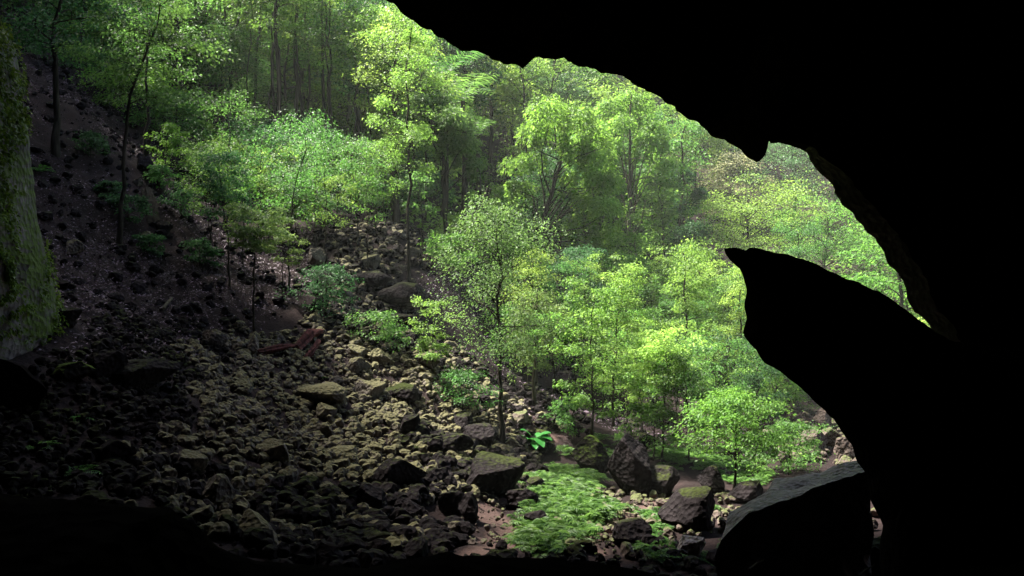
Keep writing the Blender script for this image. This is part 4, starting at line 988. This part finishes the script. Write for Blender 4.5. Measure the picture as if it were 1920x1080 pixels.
Ql = np.stack([i * nP + j, i * nP + j + 1, (i + 1) * nP + j + 1, (i + 1) * nP + j], -1).reshape(-1, 4)
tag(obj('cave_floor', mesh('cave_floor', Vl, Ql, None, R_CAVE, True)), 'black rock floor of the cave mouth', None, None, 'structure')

# rocks given by an outline, with real depth
def outline_rock(name, pts, d, cen, thick, mat, label, cat, n=260, sd_=3, rough=.12, prof=(1, .985, .94, .86, .72, .5, .25, .001), dfun=None):
    o2 = resample(pts, n)
    o2[:, :2] += 2.2 * np.stack([fbm(np.stack([o2[:, 0], o2[:, 1], 0 * o2[:, 0]], 1) / 22, sd_, 4), fbm(np.stack([o2[:, 0], o2[:, 1], 0 * o2[:, 0]], 1) / 22, sd_ + 9, 4)], 1)
    V = []
    order = [(s, 1) for s in prof[::-1]] + [(s, -1) for s in prof[1:]]
    for s, sg in order:
        q = np.array(cen) + (o2 - cen) * s
        dep = d + sg * thick * (1 - s ** 3) ** .5
        w = np.stack([P(a, b_, dep + (dfun(a) if dfun else 0)) for a, b_ in q])
        am = rough * (0 if s > .99 else min(1, (1 - s) * 5))
        w += np.array([0, 1, 0]) * (am * 2 * fbm(w * 1.3, sd_ + 30, 5))[:, None]
        V.append(w)
    nR = len(V); V = np.concatenate(V)
    i, j = np.meshgrid(np.arange(nR - 1), np.arange(n), indexing='ij'); j2 = (j + 1) % n
    Q = np.stack([i * n + j, i * n + j2, (i + 1) * n + j2, (i + 1) * n + j], -1).reshape(-1, 4)
    return tag(obj(name, mesh(name, V, Q, None, mat, False)), label, cat)
SPUR = [(1359, 468), (1372, 465), (1398, 470), (1407, 461), (1430, 466), (1452, 474), (1478, 478), (1502, 484), (1535, 498), (1572, 516), (1615, 533), (1660, 555), (1700, 583), (1738, 612), (1790, 640), (1880, 650), (2100, 660), (2150, 1000), (2100, 1250), (1800, 1250), (1660, 1150), (1648, 1030), (1656, 985),
        (1630, 935), (1622, 885), (1606, 868), (1598, 838), (1572, 800), (1545, 768), (1512, 738), (1485, 712), (1455, 692), (1432, 680), (1415, 655), (1400, 640), (1391, 622), (1400, 598), (1394, 575), (1399, 545), (1392, 520), (1384, 500), (1372, 492), (1362, 482)]
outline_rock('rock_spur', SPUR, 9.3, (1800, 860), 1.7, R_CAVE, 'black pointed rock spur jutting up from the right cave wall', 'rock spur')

# flat-topped block, lower right
def block(front, back, zb, mat, label, name='boulder', cat='boulder'):
    f = resample([P(*p) for p in front], 60, False); b_ = resample([P(*p) for p in back], 60, False)
    rows = []
    for k in range(14):                       # top
        t = k / 13; q = b_ + (f - b_) * t; q[:, 2] += .07 * fbm(q * [2.2, 2.2, 0] , 4, 5) + .05 * np.sin(t * math.pi); rows.append(q)
    for k in range(1, 14):                    # front
        t = k / 13; q = f.copy(); q[:, 2] = f[:, 2] + (zb - f[:, 2]) * t; q += np.array([0, 1, 0]) * (-.12 * math.sin(t * 2.2) + (.34 * fbm(q * .9, 8, 3) + .12 * fbm(q * 3.5, 18, 3)) * min(1, t * 3))[:, None]; q[:, 0] += .12 * fbm(q[:, [2, 2, 2]] * 2.5, 28, 3); rows.append(q)
    back_rows = []
    for k in range(8, 0, -1):
        t = k / 8; q = b_.copy(); q[:, 2] = b_[:, 2] + (zb - b_[:, 2]) * t; q[:, 1] += .3 * t; q[:, 1] += .1 * fbm(q * 2.2, 9, 3); back_rows.append(q)
    rows = back_rows + rows
    V = np.concatenate(rows); nR, nP = len(rows), 60
    i, j = np.meshgrid(np.arange(nR - 1), np.arange(nP - 1), indexing='ij')
    Q = np.stack([i * nP + j, i * nP + j + 1, (i + 1) * nP + j + 1, (i + 1) * nP + j], -1).reshape(-1, 4)
    mb = MB(); mb.add(V, Q)
    for col in (0, nP - 1):                   # end caps
        ring_ = [r * nP + col for r in range(nR)]; c = V[ring_].mean(0)
        mb.add(np.concatenate([V[ring_], [c]]), None, [[a, (a + 1) % nR, nR] for a in range(nR)])
    return tag(obj(name, mb.build(name, mat, False)), label, cat)
block([(1352, 1012, 10.4), (1400, 968, 10.5), (1440, 946, 10.6), (1478, 935, 10.6), (1530, 918, 10.7), (1560, 904, 10.8), (1600, 890, 10.8), (1632, 884, 11)],
      [(1370, 958, 11.6), (1435, 920, 12.0), (1452, 902, 12.4), (1530, 886, 12.8), (1575, 874, 12.8), (1600, 869, 12.7), (1615, 872, 12.3), (1633, 882, 11.6)], -6.2, R_SLAB,
      'big foreground block with black front and pale flat sloping top', 'boulder', 'boulder')

# mossy buttress on the left
BUT = [(-420, -200), (-60, 20), (8, 50), (30, 95), (40, 150), (32, 190), (52, 240), (60, 300), (66, 380), (78, 450), (96, 520), (112, 575), (119, 620), (116, 655), (98, 672), (60, 682), (20, 700), (0, 740), (-150, 820), (-420, 850)]
but = outline_rock('cliff', BUT, 16.0, (-200, 380), .9, R_CLIFF, 'mossy rock cliff with a bare grey patch at the edge of the cave mouth', 'cliff', 420, 13, .38, prof=(1, .985, .96, .93, .89, .84, .78, .7, .6, .45, .25, .001), dfun=lambda a: min(max((a - 119) / 270, -1.3), 0) * 5.0)
r = np.random.default_rng(3); n = 26000
mb = MB()
me = but.data; ce = np.array([p.center[:] for p in me.polygons]); no = np.array([p.normal[:] for p in me.polygons]); ar = np.array([p.area for p in me.polygons])
ppx = 960 + ce[:, 0] / ce[:, 1] * F; ppy = 540 - ce[:, 2] / ce[:, 1] * F
patch = ((ppx - 52) / 26) ** 2 + ((ppy - 400 - (ppx - 40) * 2) / 150) ** 2
wt = ar * (fbm(ce * 1.5, 12, 4) > -.35) * (patch > 1) * (ppy < 640) * (ppy > -50) * (ppx > -120)
flip = np.sign(((ce - np.array(P(-200, 380, 12))) * no).sum(1)); no = no * flip[:, None]
idx = r.choice(len(ce), n, p=wt / wt.sum())
pos = ce[idx] + r.normal(0, .05, (n, 3)) + no[idx] * .02
hd = unit(no[idx] * .5 + np.array([0, 0, -.7]) + r.normal(0, .35, (n, 3))); sdv = unit(np.cross(hd, r.normal(0, 1, (n, 3))))
LL = r.uniform(.025, .085, n); mb.leaves(pos, hd, sdv, LL, LL * .6)
m_ = obj('moss', mb.build('moss', L_MOSS), but); m_['kind'] = 'stuff'

# far pale cliff glimpsed under the roof
fx = P(1345, 275, 112)
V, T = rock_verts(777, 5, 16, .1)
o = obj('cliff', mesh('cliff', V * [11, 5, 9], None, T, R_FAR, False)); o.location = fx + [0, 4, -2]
tag(o, 'pale grey-blue far cliff glimpsed under the roof edge', 'cliff')

# ------------------------------------------------------------------ air
vs = np.array([[x, y, z] for z in (-60, 110) for y in (-70, 260) for x in (-230, 230)], float)
hm, nt, N = new_mat('haze')
pv = N('ShaderNodeVolumePrincipled'); pv.inputs['Color'].default_value = (.9, .95, .88, 1); pv.inputs['Density'].default_value = .0005
o = N('ShaderNodeOutputMaterial'); nt.links.new(pv.outputs[0], o.inputs['Volume'])
tag(obj('haze', mesh('haze', vs, [[0, 2, 3, 1], [4, 5, 7, 6], [0, 1, 5, 4], [2, 6, 7, 3], [0, 4, 6, 2], [1, 3, 7, 5]], None, hm)), 'thin bright haze in the air of the sinkhole', 'haze', None, 'stuff')

# ------------------------------------------------------------------ light, camera
SUN_EL, SUN_AZ = math.radians(60), math.radians(-60)       # azimuth from +Y towards +X
w = bpy.data.worlds.new('World'); SC.world = w; w.use_nodes = True; nt = w.node_tree
bg = nt.nodes['Background']; sky = nt.nodes.new('ShaderNodeTexSky'); sky.sky_type = 'NISHITA'; sky.sun_disc = False
sky.sun_elevation = SUN_EL; sky.sun_rotation = SUN_AZ; sky.air_density = 1.0; sky.dust_density = 3.0
nt.links.new(sky.outputs[0], bg.inputs[0]); bg.inputs[1].default_value = .068
sl = bpy.data.lights.new('sun', 'SUN'); sl.energy = 5.0; sl.angle = math.radians(5); sl.color = (1, .95, .84)
so = bpy.data.objects.new('sun', sl); C.objects.link(so)
dv = Vector((math.sin(SUN_AZ) * math.cos(SUN_EL), math.cos(SUN_AZ) * math.cos(SUN_EL), math.sin(SUN_EL)))
so.rotation_euler = dv.to_track_quat('Z', 'Y').to_euler(); so.location = dv * 60
cam = bpy.data.cameras.new('camera'); co = bpy.data.objects.new('camera', cam); C.objects.link(co)
cam.sensor_width = 36; cam.lens = 36 * F / 1920; cam.clip_end = 600; cam.clip_start = .05
co.location = (0, 0, 0); co.rotation_euler = (math.radians(90), 0, 0); SC.camera = co
SC.view_settings.view_transform = 'Standard'; SC.view_settings.look = 'None'; SC.view_settings.exposure = 2.7; SC.view_settings.gamma = 1
SC.cycles.max_bounces = 5; SC.cycles.diffuse_bounces = 3; SC.cycles.glossy_bounces = 2; SC.cycles.transmission_bounces = 3
SC.cycles.use_denoising = True
print('stones', n_st, 'forest', c1, c2, c3, 'objects', len(bpy.data.objects))
